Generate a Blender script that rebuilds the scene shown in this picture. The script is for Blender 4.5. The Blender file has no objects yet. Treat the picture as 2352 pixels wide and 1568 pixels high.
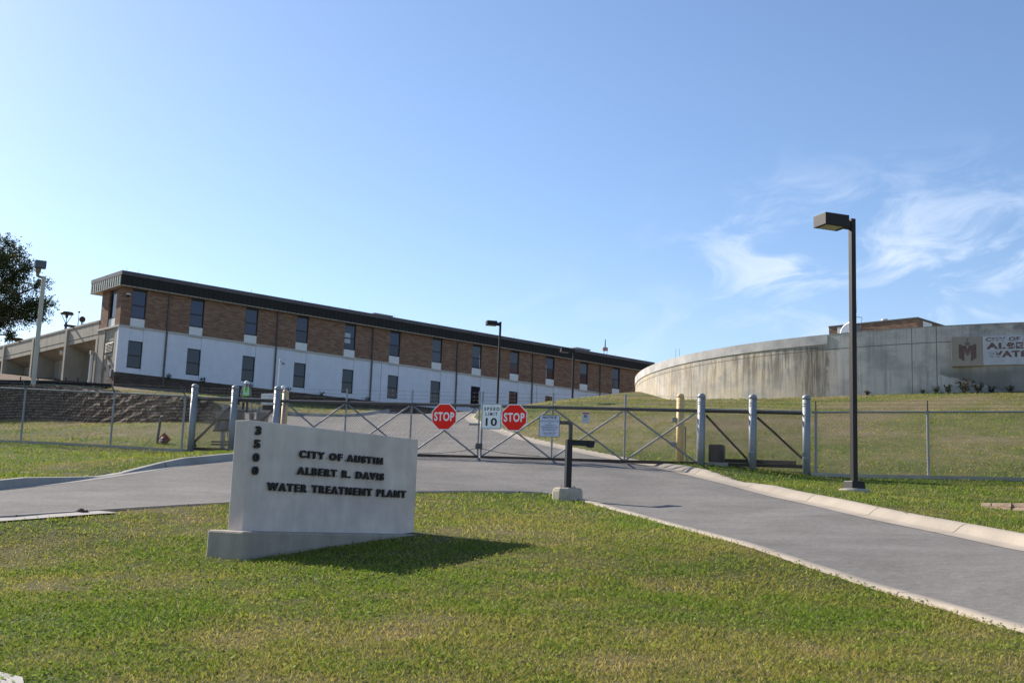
import bpy, bmesh, math, random
import numpy as np
from mathutils import Vector, Matrix, geometry

C = bpy.context.scene
COL = C.collection
random.seed(7)
RNG = np.random.default_rng(11)

# ------------------------------------------------------------------ camera
FPX = 2654.9                      # focal length in photo pixels of a 2352 x 1568 frame
PITCH, ROLL = 0.15222, 0.037165
_fw = np.array([0, math.cos(PITCH), math.sin(PITCH)])
_up = np.array([0, -math.sin(PITCH), math.cos(PITCH)])
_rt = np.array([1.0, 0, 0])
_c, _s = math.cos(ROLL), math.sin(ROLL)
RT = _c * _rt + _s * _up
UP = -_s * _rt + _c * _up
RM = np.array([RT, -UP, _fw])
cam_d = bpy.data.cameras.new('camera')
cam_d.sensor_width = 36
cam_d.lens = 36 * FPX / 2352
cam_d.clip_start = 0.1
cam_d.clip_end = 3000
cam = bpy.data.objects.new('camera', cam_d)
COL.objects.link(cam)
cam.matrix_world = Matrix(((RT[0], UP[0], -_fw[0], 0), (RT[1], UP[1], -_fw[1], 0), (RT[2], UP[2], -_fw[2], 0), (0, 0, 0, 1)))
C.camera = cam

# ------------------------------------------------------------------ sky, sun, exposure
SUN_EL = math.radians(31)
SUN_DIR = Vector((-0.76 * math.cos(SUN_EL), 0.65 * math.cos(SUN_EL), math.sin(SUN_EL))).normalized()
SKY_STR = 0.092
SUN_STR = 4.7
EXPOSURE = 0.85
CLOUD_SEED = 11.7
w = bpy.data.worlds.new('World')
C.world = w
w.use_nodes = True
nt = w.node_tree
nt.nodes.clear()


def N(tree, typ, **kw):
    n = tree.nodes.new(typ)
    for k, v in kw.items():
        if k == 'inputs':
            for i, val in v.items():
                n.inputs[i].default_value = val
        else:
            setattr(n, k, v)
    return n


def mathn(tree, op, a, b=None, c=None, clamp=False):
    n = tree.nodes.new('ShaderNodeMath')
    n.operation = op
    n.use_clamp = clamp
    for i, v in enumerate((a, b, c)):
        if v is None:
            continue
        if isinstance(v, (int, float)):
            n.inputs[i].default_value = v
        else:
            tree.links.new(v, n.inputs[i])
    return n.outputs[0]


def sstep(tree, v, lo, hi):
    n = tree.nodes.new('ShaderNodeMapRange')
    n.interpolation_type = 'SMOOTHSTEP'
    tree.links.new(v, n.inputs[0])
    n.inputs[1].default_value = lo
    n.inputs[2].default_value = hi
    return n.outputs[0]


sky = N(nt, 'ShaderNodeTexSky', sky_type='NISHITA', sun_disc=False)
sky.sun_elevation = SUN_EL
sky.sun_rotation = math.atan2(SUN_DIR.x, SUN_DIR.y)
sky.altitude = 200
sky.air_density = 1.0
sky.dust_density = 0.55
sky.ozone_density = 3.3
geo = N(nt, 'ShaderNodeTexCoord')
sep = N(nt, 'ShaderNodeSeparateXYZ')
nt.links.new(geo.outputs['Generated'], sep.inputs[0])
az = mathn(nt, 'ARCTAN2', sep.outputs[0], sep.outputs[1])
el = mathn(nt, 'ARCSINE', sep.outputs[2])
cmb = N(nt, 'ShaderNodeCombineXYZ')
nt.links.new(mathn(nt, 'ADD', mathn(nt, 'MULTIPLY', az, 6.5), mathn(nt, 'MULTIPLY', el, 3.0)), cmb.inputs[0])
nt.links.new(mathn(nt, 'SUBTRACT', mathn(nt, 'MULTIPLY', el, 15.0), mathn(nt, 'MULTIPLY', az, 3.0)), cmb.inputs[1])
cmb.inputs[2].default_value = CLOUD_SEED
nz = N(nt, 'ShaderNodeTexNoise', inputs={2: 1.7, 3: 9.0, 4: 0.60, 8: 0.7})
nt.links.new(cmb.outputs[0], nz.inputs['Vector'])
nz2 = N(nt, 'ShaderNodeTexNoise', inputs={2: 0.55, 3: 3.0, 4: 0.5})
nt.links.new(cmb.outputs[0], nz2.inputs['Vector'])
m1 = sstep(nt, nz.outputs[0], 0.43, 0.70)
m2 = sstep(nt, nz2.outputs[0], 0.36, 0.56)
azm = mathn(nt, 'MULTIPLY', sstep(nt, az, 0.08, 0.24), mathn(nt, 'SUBTRACT', 1.0, sstep(nt, az, 0.9, 1.3)))
elm = mathn(nt, 'SUBTRACT', 1.0, sstep(nt, el, 0.20, 0.335))
cl = mathn(nt, 'MULTIPLY', mathn(nt, 'MULTIPLY', m1, mathn(nt, 'MULTIPLY_ADD', m2, 0.75, 0.25)), mathn(nt, 'MULTIPLY', azm, elm))
cl = mathn(nt, 'MULTIPLY', cl, 0.95, clamp=True)
low = mathn(nt, 'MULTIPLY', mathn(nt, 'SUBTRACT', 1.0, sstep(nt, el, 0.12, 0.25)), mathn(nt, 'MULTIPLY_ADD', m1, 0.5, 0.12))
low = mathn(nt, 'MULTIPLY', low, sstep(nt, az, -0.25, 0.25))
cl = mathn(nt, 'MAXIMUM', cl, low)
mix = N(nt, 'ShaderNodeMix', data_type='RGBA')
nt.links.new(cl, mix.inputs[0])
tintn = N(nt, 'ShaderNodeVectorMath', operation='MULTIPLY')
nt.links.new(sky.outputs[0], tintn.inputs[0])
tintn.inputs[1].default_value = (0.99, 0.99, 1.03)
nt.links.new(tintn.outputs[0], mix.inputs[6])
mix.inputs[7].default_value = (4.9, 5.7, 7.0, 1)
bg = N(nt, 'ShaderNodeBackground')
bg.inputs[1].default_value = SKY_STR
nt.links.new(mix.outputs[2], bg.inputs[0])
wo = N(nt, 'ShaderNodeOutputWorld')
nt.links.new(bg.outputs[0], wo.inputs[0])

sd = bpy.data.lights.new('sun', 'SUN')
sd.energy = SUN_STR
sd.angle = math.radians(0.5)
sd.color = (1.0, 0.93, 0.82)
so = bpy.data.objects.new('sun', sd)
COL.objects.link(so)
so.rotation_euler = SUN_DIR.to_track_quat('Z', 'Y').to_euler()
so.location = (-30, 30, 60)
C.view_settings.view_transform = 'Standard'
C.view_settings.look = 'None'
C.view_settings.exposure = EXPOSURE
C.view_settings.gamma = 1
C.render.film_transparent = False
C.cycles.max_bounces = 6


# ------------------------------------------------------------------ helpers
def ray(x, y):
    d = RM.T @ np.array([x - 1176, y - 784, FPX])
    return d / d[1]


def at(x, y, Y):
    return ray(x, y) * Y


MATS = {}


def mat(name, col, rough=0.7, metal=0.0, spec=0.4, var=0.0, vscale=3.0, fine=0.0, fscale=60.0, bump=0.0, bscale=60.0, streak=0.0, sscale=(6, 6, 0.35), dirt=None, coord='Object', **extra):
    """Principled material with large mottling, fine grain, vertical streaks and bump."""
    if name in MATS:
        return MATS[name]
    m = bpy.data.materials.new(name)
    m.use_nodes = True
    t = m.node_tree
    b = t.nodes['Principled BSDF']
    b.inputs['Roughness'].default_value = rough
    b.inputs['Metallic'].default_value = metal
    b.inputs['Specular IOR Level'].default_value = spec
    for k, v in extra.items():
        b.inputs[k.replace('_', ' ')].default_value = v
    tc = N(t, 'ShaderNodeTexCoord')
    vec = tc.outputs[coord]
    rgb = N(t, 'ShaderNodeRGB')
    rgb.outputs[0].default_value = (*col, 1)
    out = rgb.outputs[0]

    def mul(out, fac_lo, fac_hi, noise_sock):
        mr = N(t, 'ShaderNodeMapRange')
        mr.inputs[1].default_value = 0.3
        mr.inputs[2].default_value = 0.7
        mr.inputs[3].default_value = fac_lo
        mr.inputs[4].default_value = fac_hi
        t.links.new(noise_sock, mr.inputs[0])
        vm = N(t, 'ShaderNodeVectorMath', operation='SCALE')
        t.links.new(out, vm.inputs[0])
        t.links.new(mr.outputs[0], vm.inputs['Scale'])
        return vm.outputs[0]
    if var:
        n1 = N(t, 'ShaderNodeTexNoise', inputs={2: vscale, 3: 5.0, 4: 0.6})
        t.links.new(vec, n1.inputs['Vector'])
        out = mul(out, 1 - var, 1 + var, n1.outputs[0])
    if fine:
        n2 = N(t, 'ShaderNodeTexNoise', inputs={2: fscale, 3: 3.0, 4: 0.7})
        t.links.new(vec, n2.inputs['Vector'])
        out = mul(out, 1 - fine, 1 + fine, n2.outputs[0])
    if streak:
        mp = N(t, 'ShaderNodeMapping')
        mp.inputs['Scale'].default_value = sscale
        t.links.new(vec, mp.inputs[0])
        n3 = N(t, 'ShaderNodeTexNoise', inputs={2: 1.0, 3: 6.0, 4: 0.65})
        t.links.new(mp.outputs[0], n3.inputs['Vector'])
        if dirt:
            mr = N(t, 'ShaderNodeMapRange')
            mr.inputs[1].default_value = 0.47
            mr.inputs[2].default_value = 0.72
            mr.inputs[4].default_value = streak
            t.links.new(n3.outputs[0], mr.inputs[0])
            mx = N(t, 'ShaderNodeMix', data_type='RGBA')
            t.links.new(mr.outputs[0], mx.inputs[0])
            t.links.new(out, mx.inputs[6])
            mx.inputs[7].default_value = (*dirt, 1)
            out = mx.outputs[2]
        else:
            out = mul(out, 1 - streak, 1 + streak * 0.5, n3.outputs[0])
    t.links.new(out, b.inputs['Base Color'])
    if bump:
        nb = N(t, 'ShaderNodeTexNoise', inputs={2: bscale, 3: 4.0, 4: 0.7})
        t.links.new(vec, nb.inputs['Vector'])
        bp = N(t, 'ShaderNodeBump')
        bp.inputs['Strength'].default_value = bump
        bp.inputs['Distance'].default_value = 0.02
        t.links.new(nb.outputs[0], bp.inputs['Height'])
        t.links.new(bp.outputs[0], b.inputs['Normal'])
    MATS[name] = m
    return m


def thing(name, label, cat, loc=(0, 0, 0), rotz=0.0, group=None):
    o = bpy.data.objects.new(name, None)
    COL.objects.link(o)
    o.empty_display_size = 0.2
    o.location = loc
    o.rotation_euler = (0, 0, rotz)
    return tag(o, label, cat, group)


def tag(o, label, cat, group=None):
    o['label'] = label
    o['category'] = cat
    if group:
        o['group'] = group
    return o


class MB:
    """collects geometry, then links it as ONE mesh object"""

    def __init__(self):
        self.v, self.f = [], []

    def add(self, vs, fs):
        k = len(self.v)
        self.v += [tuple(map(float, p)) for p in vs]
        self.f += [tuple(i + k for i in f) for f in fs]
        return self

    def box(self, a, b):
        x0, y0, z0 = a
        x1, y1, z1 = b
        return self.add([(x0, y0, z0), (x1, y0, z0), (x1, y1, z0), (x0, y1, z0), (x0, y0, z1), (x1, y0, z1), (x1, y1, z1), (x0, y1, z1)],
                        [(3, 2, 1, 0), (4, 5, 6, 7), (0, 1, 5, 4), (1, 2, 6, 5), (2, 3, 7, 6), (3, 0, 4, 7)])

    def tube(self, a, b, r, n=8, r2=None, cap=True):
        a, b = Vector(a), Vector(b)
        d = (b - a)
        if d.length < 1e-6:
            return self
        d.normalize()
        p = d.orthogonal().normalized()
        q = d.cross(p)
        r2 = r if r2 is None else r2
        vs = []
        for c, rr in ((a, r), (b, r2)):
            for i in range(n):
                t = 2 * math.pi * i / n
                vs.append(c + (p * math.cos(t) + q * math.sin(t)) * rr)
        fs = [(i, (i + 1) % n, n + (i + 1) % n, n + i) for i in range(n)]
        if cap:
            fs += [tuple(range(n - 1, -1, -1)), tuple(range(n, 2 * n))]
        return self.add(vs, fs)

    def path(self, pts, r, n=8):
        for a, b in zip(pts[:-1], pts[1:]):
            self.tube(a, b, r, n)
        return self

    def lathe(self, prof, c=(0, 0, 0), n=20):
        """prof: list of (radius, z)"""
        vs, fs = [], []
        for r, z in prof:
            for i in range(n):
                t = 2 * math.pi * i / n
                vs.append((c[0] + r * math.cos(t), c[1] + r * math.sin(t), c[2] + z))
        for k in range(len(prof) - 1):
            for i in range(n):
                j = (i + 1) % n
                fs.append((k * n + i, k * n + j, (k + 1) * n + j, (k + 1) * n + i))
        fs.append(tuple(range(n - 1, -1, -1)))
        fs.append(tuple(range((len(prof) - 1) * n, len(prof) * n)))
        return self.add(vs, fs)

    def prism(self, poly, y0, y1):
        """poly: (x,z) counter-clockwise seen from -y, extruded from y0 (front) to y1"""
        n = len(poly)
        vs = [(x, y0, z) for x, z in poly] + [(x, y1, z) for x, z in poly]
        fs = [tuple(range(n)), tuple(range(2 * n - 1, n - 1, -1))]
        fs += [(i, n + i, n + (i + 1) % n, (i + 1) % n) for i in range(n)]
        return self.add(vs, fs)

    def bar(self, a, b, wx, wz, up=(0, 0, 1)):
        """rectangular bar from a to b"""
        a, b = Vector(a), Vector(b)
        d = (b - a).normalized()
        u = Vector(up)
        s = d.cross(u)
        if s.length < 1e-4:
            s = Vector((1, 0, 0))
        s.normalize()
        u = s.cross(d)
        vs = []
        for c in (a, b):
            for i, j in ((-1, -1), (1, -1), (1, 1), (-1, 1)):
                vs.append(c + s * (i * wx / 2) + u * (j * wz / 2))
        return self.add(vs, [(0, 1, 2, 3), (7, 6, 5, 4), (0, 4, 5, 1), (1, 5, 6, 2), (2, 6, 7, 3), (3, 7, 4, 0)])

    def build(self, name, m, parent=None, bevel=0.0, smooth=False, recalc=True):
        me = bpy.data.meshes.new(name)
        me.from_pydata(self.v, [], self.f)
        if recalc:
            bm = bmesh.new()
            bm.from_mesh(me)
            bmesh.ops.recalc_face_normals(bm, faces=bm.faces)
            bm.to_mesh(me)
            bm.free()
        return link(name, me, m, parent, bevel, smooth)


def link(name, me, m, parent=None, bevel=0.0, smooth=False):
    o = bpy.data.objects.new(name, me)
    COL.objects.link(o)
    me.materials.append(m)
    if parent is not None:
        o.parent = parent
    if smooth:
        me.polygons.foreach_set('use_smooth', [True] * len(me.polygons))
    if bevel:
        b = o.modifiers.new('edge', 'BEVEL')
        b.width = bevel
        b.segments = 2
        b.limit_method = 'ANGLE'
        b.angle_limit = math.radians(40)
    return o


def structure(o):
    o['kind'] = 'structure'
    return o


def dup(root, loc, rotz=None, label=None, group=None):
    """a copy of a thing with copies of its parts and sub-parts"""
    r = root.copy()
    COL.objects.link(r)
    r.location = loc
    if rotz is not None:
        r.rotation_euler = (0, 0, rotz)
    if label:
        r['label'] = label
    if group:
        r['group'] = group

    def kids(a, b):
        for ch in [o for o in bpy.data.objects if o.parent == a and o != r]:
            c = ch.copy()
            COL.objects.link(c)
            c.parent = b
            kids(ch, c)
    kids(root, r)
    return r


def text_mb(s, x0, x1, z0, z1, yf, thick, bold=0.0, space=1.0):
    """letters fitted to the box x0..x1, z0..z1 on a plane facing -y; front at yf"""
    cu = bpy.data.curves.new('lettering_curve', 'FONT')
    cu.body = s
    cu.size = 1
    cu.extrude = 0.5
    cu.offset = bold
    cu.space_character = space
    cu.resolution_u = 4
    o = bpy.data.objects.new('lettering_curve', cu)
    COL.objects.link(o)
    dg = bpy.context.evaluated_depsgraph_get()
    me = bpy.data.meshes.new_from_object(o.evaluated_get(dg))
    v = np.array([p.co[:] for p in me.vertices])
    f = [tuple(p.vertices) for p in me.polygons]
    bpy.data.objects.remove(o)
    bpy.data.curves.remove(cu)
    bpy.data.meshes.remove(me)
    a, b = v.min(0), v.max(0)
    vv = np.zeros_like(v)
    vv[:, 0] = x0 + (v[:, 0] - a[0]) / (b[0] - a[0]) * (x1 - x0)
    vv[:, 2] = z0 + (v[:, 1] - a[1]) / (b[1] - a[1]) * (z1 - z0)
    vv[:, 1] = yf + (0.5 - v[:, 2]) * thick
    mb = MB()
    mb.add(vv, f)
    return mb


# ------------------------------------------------------------------ terrain
# gate line: everything on the gate is measured along it
GL = np.array([-10.2, 37.3])
GD = np.array([18.4, -5.4])
GD = GD / np.linalg.norm(GD)
GROT = math.atan2(GD[1], GD[0])


def gate_w(s, y=0.0):
    return GL + GD * s + np.array([-GD[1], GD[0]]) * y


def gate_y(px, py):
    u = ray(px, py)[0]
    t = (u * GL[1] - GL[0]) / (GD[0] - u * GD[1])
    return (GL + GD * t)[1]


# office building frame
BAZ = 0.71866
BO = np.array([-28.213, 82.0])
BE = np.array([math.cos(BAZ), math.sin(BAZ)])
BG = np.array([-BE[1], BE[0]])
# round tank
TH = 10.8
TC = np.array([3.524, 7.765]) * TH
TR = 2.663 * TH


def tank_hit(px, py=800.0):
    u = ray(px, py)[0]
    a = u * u + 1
    b = -2 * (u * TC[0] + TC[1])
    c = TC @ TC - TR * TR
    D = max(b * b - 4 * a * c, 0)
    Y = (-b - math.sqrt(D)) / (2 * a)
    return Y


CP = []
for X in (-14, -7, 0, 7, 14):
    for Y in (-30, -10, 0, 5, 9, 12.5):
        CP.append((X, Y, -1.765 + 0.083 * Y + 0.046 * X))
CP += [(-3.35, 14.99, -0.675), (-1.2, 18.1, -0.27), (-6, 15, -0.80), (-10, 15, -0.98), (3, 16, -0.32), (5.6, 14, -0.42)]


def cpx(*rows):
    for px, py, Y in rows:
        CP.append(tuple(at(px, py, Y)))


cpx((1303, 1148, 25.8), (1100, 1131, 26.6), (530, 1157, 21.2), (200, 1176, 18.9), (0, 1190, 17.9), (0, 1126, 22.8), (530, 1060, 30.5), (250, 1096, 26.2),
    (1962, 1134, 27.5), (1962, 1165, 23.7), (2352, 1258, 16.8), (2352, 1437, 11.0), (2030, 1347, 13.5), (1560, 1208, 20.3), (2352, 1150, 25.5), (1700, 1115, 28.5))
for p in ((50, 1018), (260, 1029), (437, 1037), (530, 1041), (1098, 1052), (1400, 1063), (1610, 1077), (1730, 1084), (1853, 1091), (2129, 1098), (2352, 1103), (-300, 1010), (2700, 1112)):
    cpx((*p, gate_y(*p)))
# inside the gate
cpx((1100, 1010, 45), (700, 985, 50), (560, 949, 66), (1060, 957, 66), (830, 958, 66), (1240, 1005, 44), (1090, 970, 58))
cpx((0, 965, 60), (465, 972, 48), (230, 973, 53), (230, 1000, 44), (-300, 962, 66))
cpx((76, 884, 62), (240, 893, 64), (420, 905, 70))
CP += [(-28.2, 82, 8.3), (-37, 92, 9.6), (-45, 101, 11.0), (-23, 86.6, 8.5), (-14, 94, 8.6), (-5, 102, 8.5), (5, 111, 8.5), (14, 119, 8.5), (-12, 78, 6.9), (-4, 80, 6.95), (-60, 120, 12.5)]
# hill and tank
for px, py in ((1551, 920), (1640, 918), (1764, 915), (1901, 910), (2106, 904), (2352, 899), (2600, 895)):
    cpx((px, py, tank_hit(px) - 0.1))
cpx((1230, 934, 66), (1380, 912, 75), (1462, 900, 84), (1500, 985, 45), (1900, 985, 45), (2250, 985, 43), (2600, 985, 43), (1700, 945, 55), (2150, 945, 51))
CP += [(15, 108, 9.4), (5, 95, 8.2), (38, 84, 9.5), (80, 60, 8.5), (90, 20, 2.0), (70, 130, 10), (0, 180, 9), (-100, 60, 8), (-100, 10, 0.5), (-90, 140, 12),
       (100, 220, 9), (-120, 220, 10), (60, -40, -3), (-60, -40, -6), (-40, 10, -1.2), (-40, 35, 2.2), (40, 30, 2.2), (40, 10, 0.2)]
CP = np.array(CP)


def _phi(r2):
    return np.where(r2 > 1e-12, 0.5 * r2 * np.log(np.maximum(r2, 1e-12)), 0)



# stone retaining wall: the terrace behind it is higher
WALL = [at(-260, 962, 64), at(0, 966, 60), at(112, 970, 57), at(230, 974, 53.5), at(330, 977, 50.5), at(425, 974, 48.6), at(470, 971, 48.4)]
WALL_XY = np.array([p[:2] for p in WALL])


def wall_top(i):
    return (1.95, 1.85, 1.70, 1.50, 1.28, 1.06, 0.95)[i]


def seg_dist(P, poly):
    """signed distance to an open polyline (positive on its left) and the arc parameter"""
    best = np.full(len(P), 1e9)
    sgn = np.ones(len(P))
    par = np.zeros(len(P))
    for i in range(len(poly) - 1):
        a, b = poly[i], poly[i + 1]
        d = b - a
        L2 = d @ d
        t = np.clip(((P - a) @ d) / L2, 0, 1)
        q = a + t[:, None] * d
        dd = np.hypot(*(P - q).T)
        cr = d[0] * (P[:, 1] - a[1]) - d[1] * (P[:, 0] - a[0])
        m = dd < best
        best[m] = dd[m]
        sgn[m] = np.where(cr[m] >= 0, 1, -1)
        par[m] = i + t[m]
    return best * sgn, par


def sm(x, a, b):
    t = np.clip((x - a) / (b - a), 0, 1)
    return t * t * (3 - 2 * t)


WT = np.array([wall_top(i) for i in range(7)])


def wall_step(P):
    d, par = seg_dist(P, WALL_XY)
    h = np.interp(par, np.arange(7), WT) - 0.12
    return np.where((d > 0) & (par < 5.999), h * sm(d, 0.55, 1.15) * (1 - sm(d, 1.0, np.interp(par, [0, 1, 3, 5, 6], [16.0, 15.0, 8.0, 4.0, 3.0]))) * (1 - sm(par, 5.6, 6.0)), 0)


_n = len(CP)
_A = np.zeros((_n + 3, _n + 3))
_A[:_n, :_n] = _phi(((CP[:, None, :2] - CP[None, :, :2]) ** 2).sum(2)) + np.eye(_n) * 0.08
_A[:_n, _n] = 1
_A[:_n, _n + 1:] = CP[:, :2]
_A[_n:, :_n] = _A[:_n, _n:].T
_W = np.linalg.solve(_A, np.r_[CP[:, 2] - wall_step(CP[:, :2]), 0, 0, 0])


def hgt(P, step=True):
    P = np.atleast_2d(np.asarray(P, float))
    out = np.zeros(len(P))
    for k in range(0, len(P), 20000):
        Q = P[k:k + 20000]
        out[k:k + 20000] = _phi(((Q[:, None, :] - CP[None, :, :2]) ** 2).sum(2)) @ _W[:_n] + _W[_n] + Q @ _W[_n + 1:]
    if step:
        out += wall_step(P)
    return out


def hz(x, y, step=True):
    return float(hgt([(x, y)], step)[0])


def G(px, py, step=False, y0=3.0, y1=130.0):
    """where the ground is seen at photo pixel px, py"""
    r = ray(px, py)
    Ys = np.concatenate([np.arange(y0, 60, 0.1), np.arange(60, y1, 0.4)])
    P = np.c_[r[0] * Ys, Ys]
    z = hgt(P, step)
    below = r[2] * Ys < z
    i = int(np.argmax(below)) if below.any() else len(Ys) - 1
    a, b = Ys[max(i - 1, 0)], Ys[i]
    for _ in range(18):
        m = (a + b) / 2
        if r[2] * m < hz(r[0] * m, m, step):
            b = m
        else:
            a = m
    Y = (a + b) / 2
    return np.array([r[0] * Y, Y, hz(r[0] * Y, Y, step)])


# ------------------------------------------------------------------ noise shared by lawn and blades
def vnoise(P, scale, seed):
    Q = P / scale
    i = np.floor(Q).astype(np.int64)
    f = Q - i
    f = f * f * (3 - 2 * f)

    def hsh(a, b):
        k = (a * 73856093) ^ (b * 19349663) ^ (seed * 83492791)
        k = (k ^ (k >> 13)) * 1274126177
        return ((k ^ (k >> 16)) & 0xffff) / 65535.0
    a = hsh(i[:, 0], i[:, 1])
    b = hsh(i[:, 0] + 1, i[:, 1])
    c = hsh(i[:, 0], i[:, 1] + 1)
    d = hsh(i[:, 0] + 1, i[:, 1] + 1)
    return (a * (1 - f[:, 0]) + b * f[:, 0]) * (1 - f[:, 1]) + (c * (1 - f[:, 0]) + d * f[:, 0]) * f[:, 1]


def fbm(P, scale, seed, o=4):
    s, a, t = 0, 1, 0
    for k in range(o):
        s = s + a * vnoise(P, scale / 2 ** k, seed + k)
        t += a
        a *= 0.6
    return s / t


def greenness(P):
    """0 dry straw .. 1 lush green; the hill is drier than the verges"""
    hill = sm(P[:, 1] + 0.29 * P[:, 0], 36.0, 44.0)
    g = 0.56 - 0.20 * hill
    g = g + 1.15 * (fbm(P, 2.2, 3) - 0.5) + (0.4 + 0.6 * hill) * (fbm(P, 9.0, 21, 3) - 0.5) + 0.45 * (vnoise(P, 0.42, 5) - 0.5)
    g = g + 0.28 * sm(-P[:, 0] - 0.25 * P[:, 1], -1.5, 1.5) * (1 - sm(P[:, 1], 9.5, 12.0))
    g = g + 0.20 * sm(P[:, 1], 20, 24) * (1 - sm(P[:, 1] + 0.29 * P[:, 0], 33.0, 35.5)) + 0.10 * sm(P[:, 0], 6, 9) * (1 - sm(P[:, 1], 30, 33))
    return np.clip(g, 0, 1)


def lawn_col(g, v):
    dry = np.array([0.190, 0.153, 0.088])
    oliv = np.array([0.128, 0.129, 0.043])
    lush = np.array([0.070, 0.110, 0.022])
    g = g[:, None]
    c = np.where(g < 0.5, dry + (oliv - dry) * (g / 0.5), oliv + (lush - oliv) * ((g - 0.5) / 0.5))
    return c * v[:, None]


# ------------------------------------------------------------------ road outline
FAR_KERB = [(-160, 1141), (0, 1126), (80, 1117.5), (200, 1103.5), (330, 1083.5), (430, 1068.5), (530, 1059.5), (600, 1053), (634, 1047.5)]
IN_LEFT = [(612, 1012), (590, 985), (560, 966), (500, 953), (430, 947)]
IN_FAR = [(430, 935), (500, 937.5), (570, 943), (650, 951.5), (760, 957), (830, 957), (885, 949.5), (912, 944)]
CREST = [(960, 941), (1040, 941)]
RIGHT = [(1085, 949), (1066, 957), (1072, 966), (1100, 978.5), (1138, 991), (1176, 1005), (1238, 1021), (1301, 1034), (1363, 1047), (1446, 1063), (1498, 1072), (1576, 1089),
         (1676, 1114), (1764, 1138), (1839, 1154), (1976, 1187), (2164, 1224), (2352, 1264), (2600, 1325)]
INNER = [(2760, 1560), (2352, 1437), (2030, 1347), (1780, 1272), (1560, 1207), (1400, 1163), (1340, 1148), (1270, 1132), (1100, 1129), (955, 1131), (830, 1134), (700, 1143),
         (530, 1156), (330, 1167), (202, 1175.5), (65, 1185), (0, 1190), (-160, 1203)]


def world_line(pxs):
    return np.array([G(*p)[:2] for p in pxs])


def smooth_line(P, step=0.35, it=2):
    P = np.asarray(P)
    for _ in range(it):
        Q = [P[0]]
        for a, b in zip(P[:-1], P[1:]):
            Q += [a * 0.75 + b * 0.25, a * 0.25 + b * 0.75]
        Q.append(P[-1])
        P = np.array(Q)
    L = np.r_[0, np.cumsum(np.hypot(*np.diff(P, axis=0).T))]
    n = max(2, int(L[-1] / step))
    t = np.linspace(0, L[-1], n)
    return np.c_[np.interp(t, L, P[:, 0]), np.interp(t, L, P[:, 1])]


L_far = smooth_line(world_line(FAR_KERB))
L_inl = smooth_line(world_line(IN_LEFT))
L_inf = smooth_line(world_line(IN_FAR), 0.5)
L_right = smooth_line(world_line(RIGHT))
L_inner = smooth_line(world_line(INNER))
cr = world_line(CREST)
cr = np.array([(cr[0][0] + 0.5, cr[0][1] + 10), (cr[1][0] + 1.0, cr[1][1] + 10)])
ROAD = np.concatenate([L_far, L_inl, L_inf, cr, L_right, L_inner])


def inside(P, poly):
    x, y = P[:, 0], P[:, 1]
    r = np.zeros(len(P), bool)
    j = len(poly) - 1
    for i in range(len(poly)):
        xi, yi = poly[i]
        xj, yj = poly[j]
        if yi != yj:
            c = ((yi > y) != (yj > y)) & (x < (xj - xi) * (y - yi) / (yj - yi) + xi)
            r ^= c
        j = i
    return r


def udist(P, poly, closed=False):
    poly = np.asarray(poly)
    if closed:
        poly = np.r_[poly, poly[:1]]
    out = np.full(len(P), 1e9)
    for a, b in zip(poly[:-1], poly[1:]):
        d = b - a
        t = np.clip(((P - a) @ d) / max(d @ d, 1e-12), 0, 1)
        out = np.minimum(out, np.hypot(*(P - a - t[:, None] * d).T))
    return out


NR = len(L_right)
hs_r = np.ones(NR)
qg = np.array([(gate_w(16.2))])
for i, p in enumerate(L_right):
    s = (p - GL) @ GD
    yv = (p - GL) @ np.array([-GD[1], GD[0]])
    if yv > -0.3:
        hs_r[i] = 0.45
    elif -4.4 < yv < -2.6:
        hs_r[i] = 0.35
hs_r = np.convolve(np.r_[[hs_r[0]] * 2, hs_r, [hs_r[-1]] * 2], np.ones(5) / 5, 'valid')
hs_f = np.ones(len(L_far))
ga, gb = G(215, 1102)[:2], G(345, 1082)[:2]
pa = np.argmin(np.hypot(*(L_far - ga).T))
pb = np.argmin(np.hypot(*(L_far - gb).T))
for i in range(len(L_far)):
    hs_f[i] = 0.12 if pa - 1 <= i <= pb + 1 else 1.0
hs_f = np.convolve(np.r_[[hs_f[0]] * 3, hs_f, [hs_f[-1]] * 3], np.ones(7) / 7, 'valid')


def kerb_h(P, line, hs):
    out = np.zeros(len(P))
    for k in range(0, len(P), 20000):
        Q = P[k:k + 20000]
        out[k:k + 20000] = hs[np.argmin(((Q[:, None, :] - line[None]) ** 2).sum(2), axis=1)]
    return out




def ground_z(P):
    """finished lawn level: kerb-top high beside raised kerbs, cut away under the road"""
    z = hgt(P)
    ins = inside(P, ROAD)
    near = udist(P, ROAD, True)
    dr = np.minimum(udist(P, L_right), np.minimum(udist(P, L_inf), udist(P, L_far)))
    kh = np.ones(len(P))
    for ln_, hs_ in ((L_right, hs_r), (L_far, hs_f)):
        mk = (udist(P, ln_) <= dr + 1e-6) & (dr < 4.2)
        if mk.any():
            kh[mk] = kerb_h(P[mk], ln_, hs_)
    raise_ = 0.125 * kh * (1 - sm(dr, 1.2, 4.0))
    di = np.minimum(udist(P, L_inner), udist(P, L_inl))
    raise_ = np.where(di < dr, 0.02, raise_)
    d_up = np.minimum(udist(P, L_far), udist(P, L_inf))
    wk = np.where(di < dr, 0.05, np.where(d_up <= dr + 1e-6, 0.38, 0.52))
    wd_ = np.where(di < dr, 0.20, 0.15)
    sdist = np.where(ins, -near, near)
    return z + raise_ * (1 - ins) - 0.35 * (1 - sm(sdist, wk - wd_, wk))


# ground sheet
def axis(segs):
    out = []
    for a, b, s in segs:
        out.append(np.arange(a, b, s))
    return np.concatenate(out + [[segs[-1][1]]])


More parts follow.
